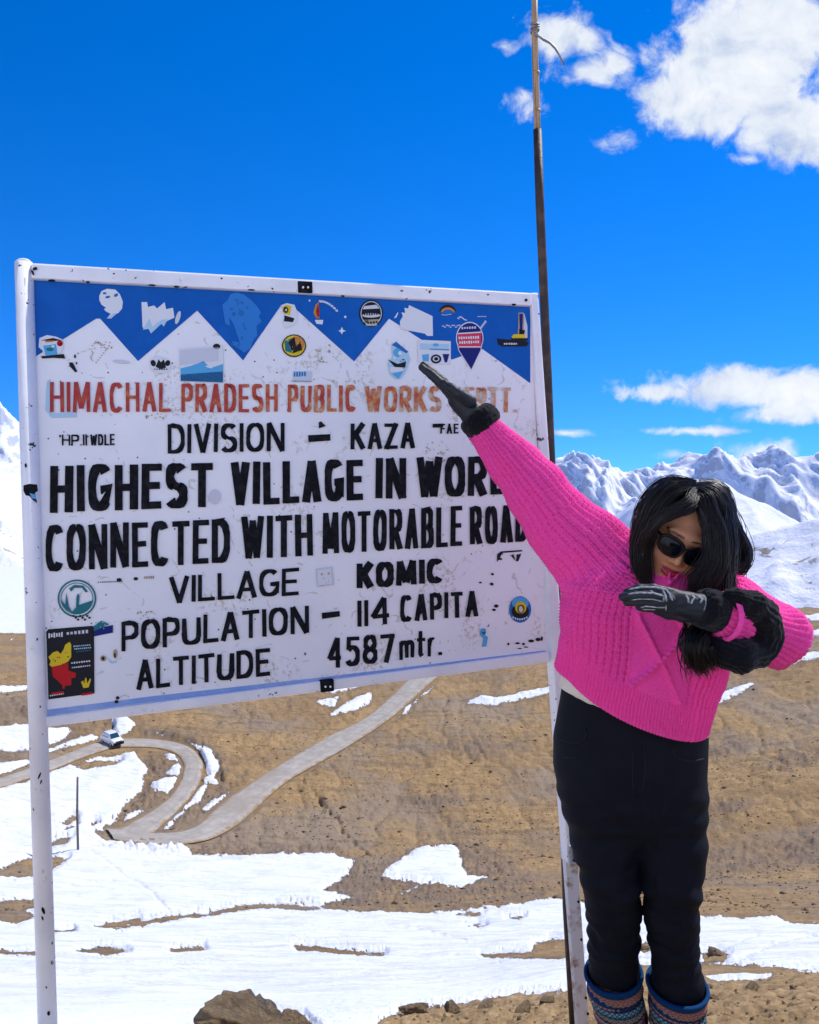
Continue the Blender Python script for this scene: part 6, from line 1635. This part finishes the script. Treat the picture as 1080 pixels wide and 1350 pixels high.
def build_car():
    g = ground_at(148, 980.5); z = float(ground_h(g[0], g[1])) + .20
    root = empty('hatchback', (g[0], g[1], z)); tag(root, 'small white car with dark front bumper coming round the snowy road bend', 'car')
    white, t, b = principled('white_car_paint', (.78, .79, .80), .25); b.inputs['Coat Weight'].default_value = .5
    blk = flat('black_plastic', (.012, .012, .014), .5); glass = flat('tinted_glass', (.015, .06, .085), .06); glass.node_tree.nodes['Principled BSDF'].inputs['Specular IOR Level'].default_value = .9
    tyre = flat('tyre_rubber', (.015, .015, .015), .85); rim = flat('alloy_rim', (.5, .5, .52), .3); lamp = flat('headlamp_lens', (.75, .78, .8), .1); red = flat('tail_lamp', (.4, .01, .01), .3)
    def secs(mb, S, mi=0):      # y, half width, z bottom, z top, top half width
        V = []
        for y, hw, zb, zt, tw in S: V += [(-hw, y, zb), (-hw * 1.02, y, (zb + zt) / 2), (-tw, y, zt), (tw, y, zt), (hw * 1.02, y, (zb + zt) / 2), (hw, y, zb)]
        n = len(S); fs = []
        for i in range(n - 1):
            for k in range(6): fs.append((i * 6 + k, i * 6 + (k + 1) % 6, (i + 1) * 6 + (k + 1) % 6, (i + 1) * 6 + k))
        fs += [tuple(range(6)), tuple((n - 1) * 6 + k for k in range(6))]
        mb.add(V, fs, mi)
    def loc(o): o.matrix_parent_inverse = Matrix.Identity(4); return o
    mb = MB(); secs(mb, [(-1.80, .66, .30, .62, .60), (-1.70, .78, .24, .76, .70), (-.95, .83, .22, .92, .74), (-.80, .83, .22, .95, .75), (1.45, .83, .22, .97, .76), (1.72, .80, .26, .95, .72), (1.80, .72, .34, .85, .66)])
    body = loc(mb.build('body', white, root, True, .05, 3))
    mb = MB(); secs(mb, [(-.98, .74, .90, .93, .72), (-.35, .70, .92, 1.44, .56), (.1, .70, .92, 1.50, .57), (1.15, .70, .92, 1.47, .55), (1.62, .72, .92, 1.02, .64)])
    loc(mb.build('cabin', white, root, True, .03, 2))
    mb = MB(); mb.add([(-.66, -.985, .965), (.66, -.985, .965), (.53, -.37, 1.435), (-.53, -.37, 1.435), (-.66, -.955, .955), (.66, -.955, .955), (.53, -.34, 1.425), (-.53, -.34, 1.425)], [(0, 1, 2, 3), (7, 6, 5, 4), (0, 4, 5, 1), (1, 5, 6, 2), (2, 6, 7, 3), (3, 7, 4, 0)]); loc(mb.build('windscreen', glass, root))
    for s in (-1, 1):
        for y0, y1, y2, y3 in ((-.80, -.30, .32, .30), (.38, .36, 1.35, 1.15)):
            mb = MB(); a = [(s * .735, y0, 1.0), (s * .735, y2, 1.0), (s * .605, y3, 1.40), (s * .605, y1, 1.40)]; bq = [(x - s * .03, y, z_) for x, y, z_ in a]
            mb.add(a + bq, [(0, 1, 2, 3), (7, 6, 5, 4), (0, 4, 5, 1), (1, 5, 6, 2), (2, 6, 7, 3), (3, 7, 4, 0)]); loc(mb.build('side_window', glass, root))
        mb = MB(); mb.tube([(s * .76, -.72, 1.0), (s * .92, -.70, 1.03)], [.03, .03], 6); mb.box((s * .93, -.68, 1.04), (.16, .10, .12)); loc(mb.build('wing_mirror', white, root, False, .01))
        mb = MB(); mb.box((s * .60, -1.74, .66), (.30, .12, .15)); loc(mb.build('headlight', lamp, root, False, .03))
        mb = MB(); mb.box((s * .66, 1.76, .78), (.16, .10, .26)); loc(mb.build('tail_light', red, root, False, .03))
        for y in (-1.12, 1.12):
            mb = MB(); mb.tube([(s * .66, y, .29), (s * .84, y, .29)], .29, 20); w = loc(mb.build('wheel', tyre, root, False, .02)); mb = MB(); mb.tube([(s * .80, y, .29), (s * .852, y, .29)], .18, 14); loc(mb.build('rim', rim, w))
    mb = MB(); mb.box((0, -1.80, .40), (1.50, .16, .30)); loc(mb.build('front_bumper', blk, root, False, .05))
    mb = MB(); mb.box((0, -1.80, .64), (.80, .10, .12)); loc(mb.build('grille', blk, root, False, .02))
    mb = MB(); mb.box((0, -.4, .20), (1.5, 2.6, .12)); loc(mb.build('underbody', blk, root))
    root.rotation_euler = (0, 0, math.radians(48)); root.scale = (.78,) * 3


build_rocks(); build_valley_pole(); build_car()
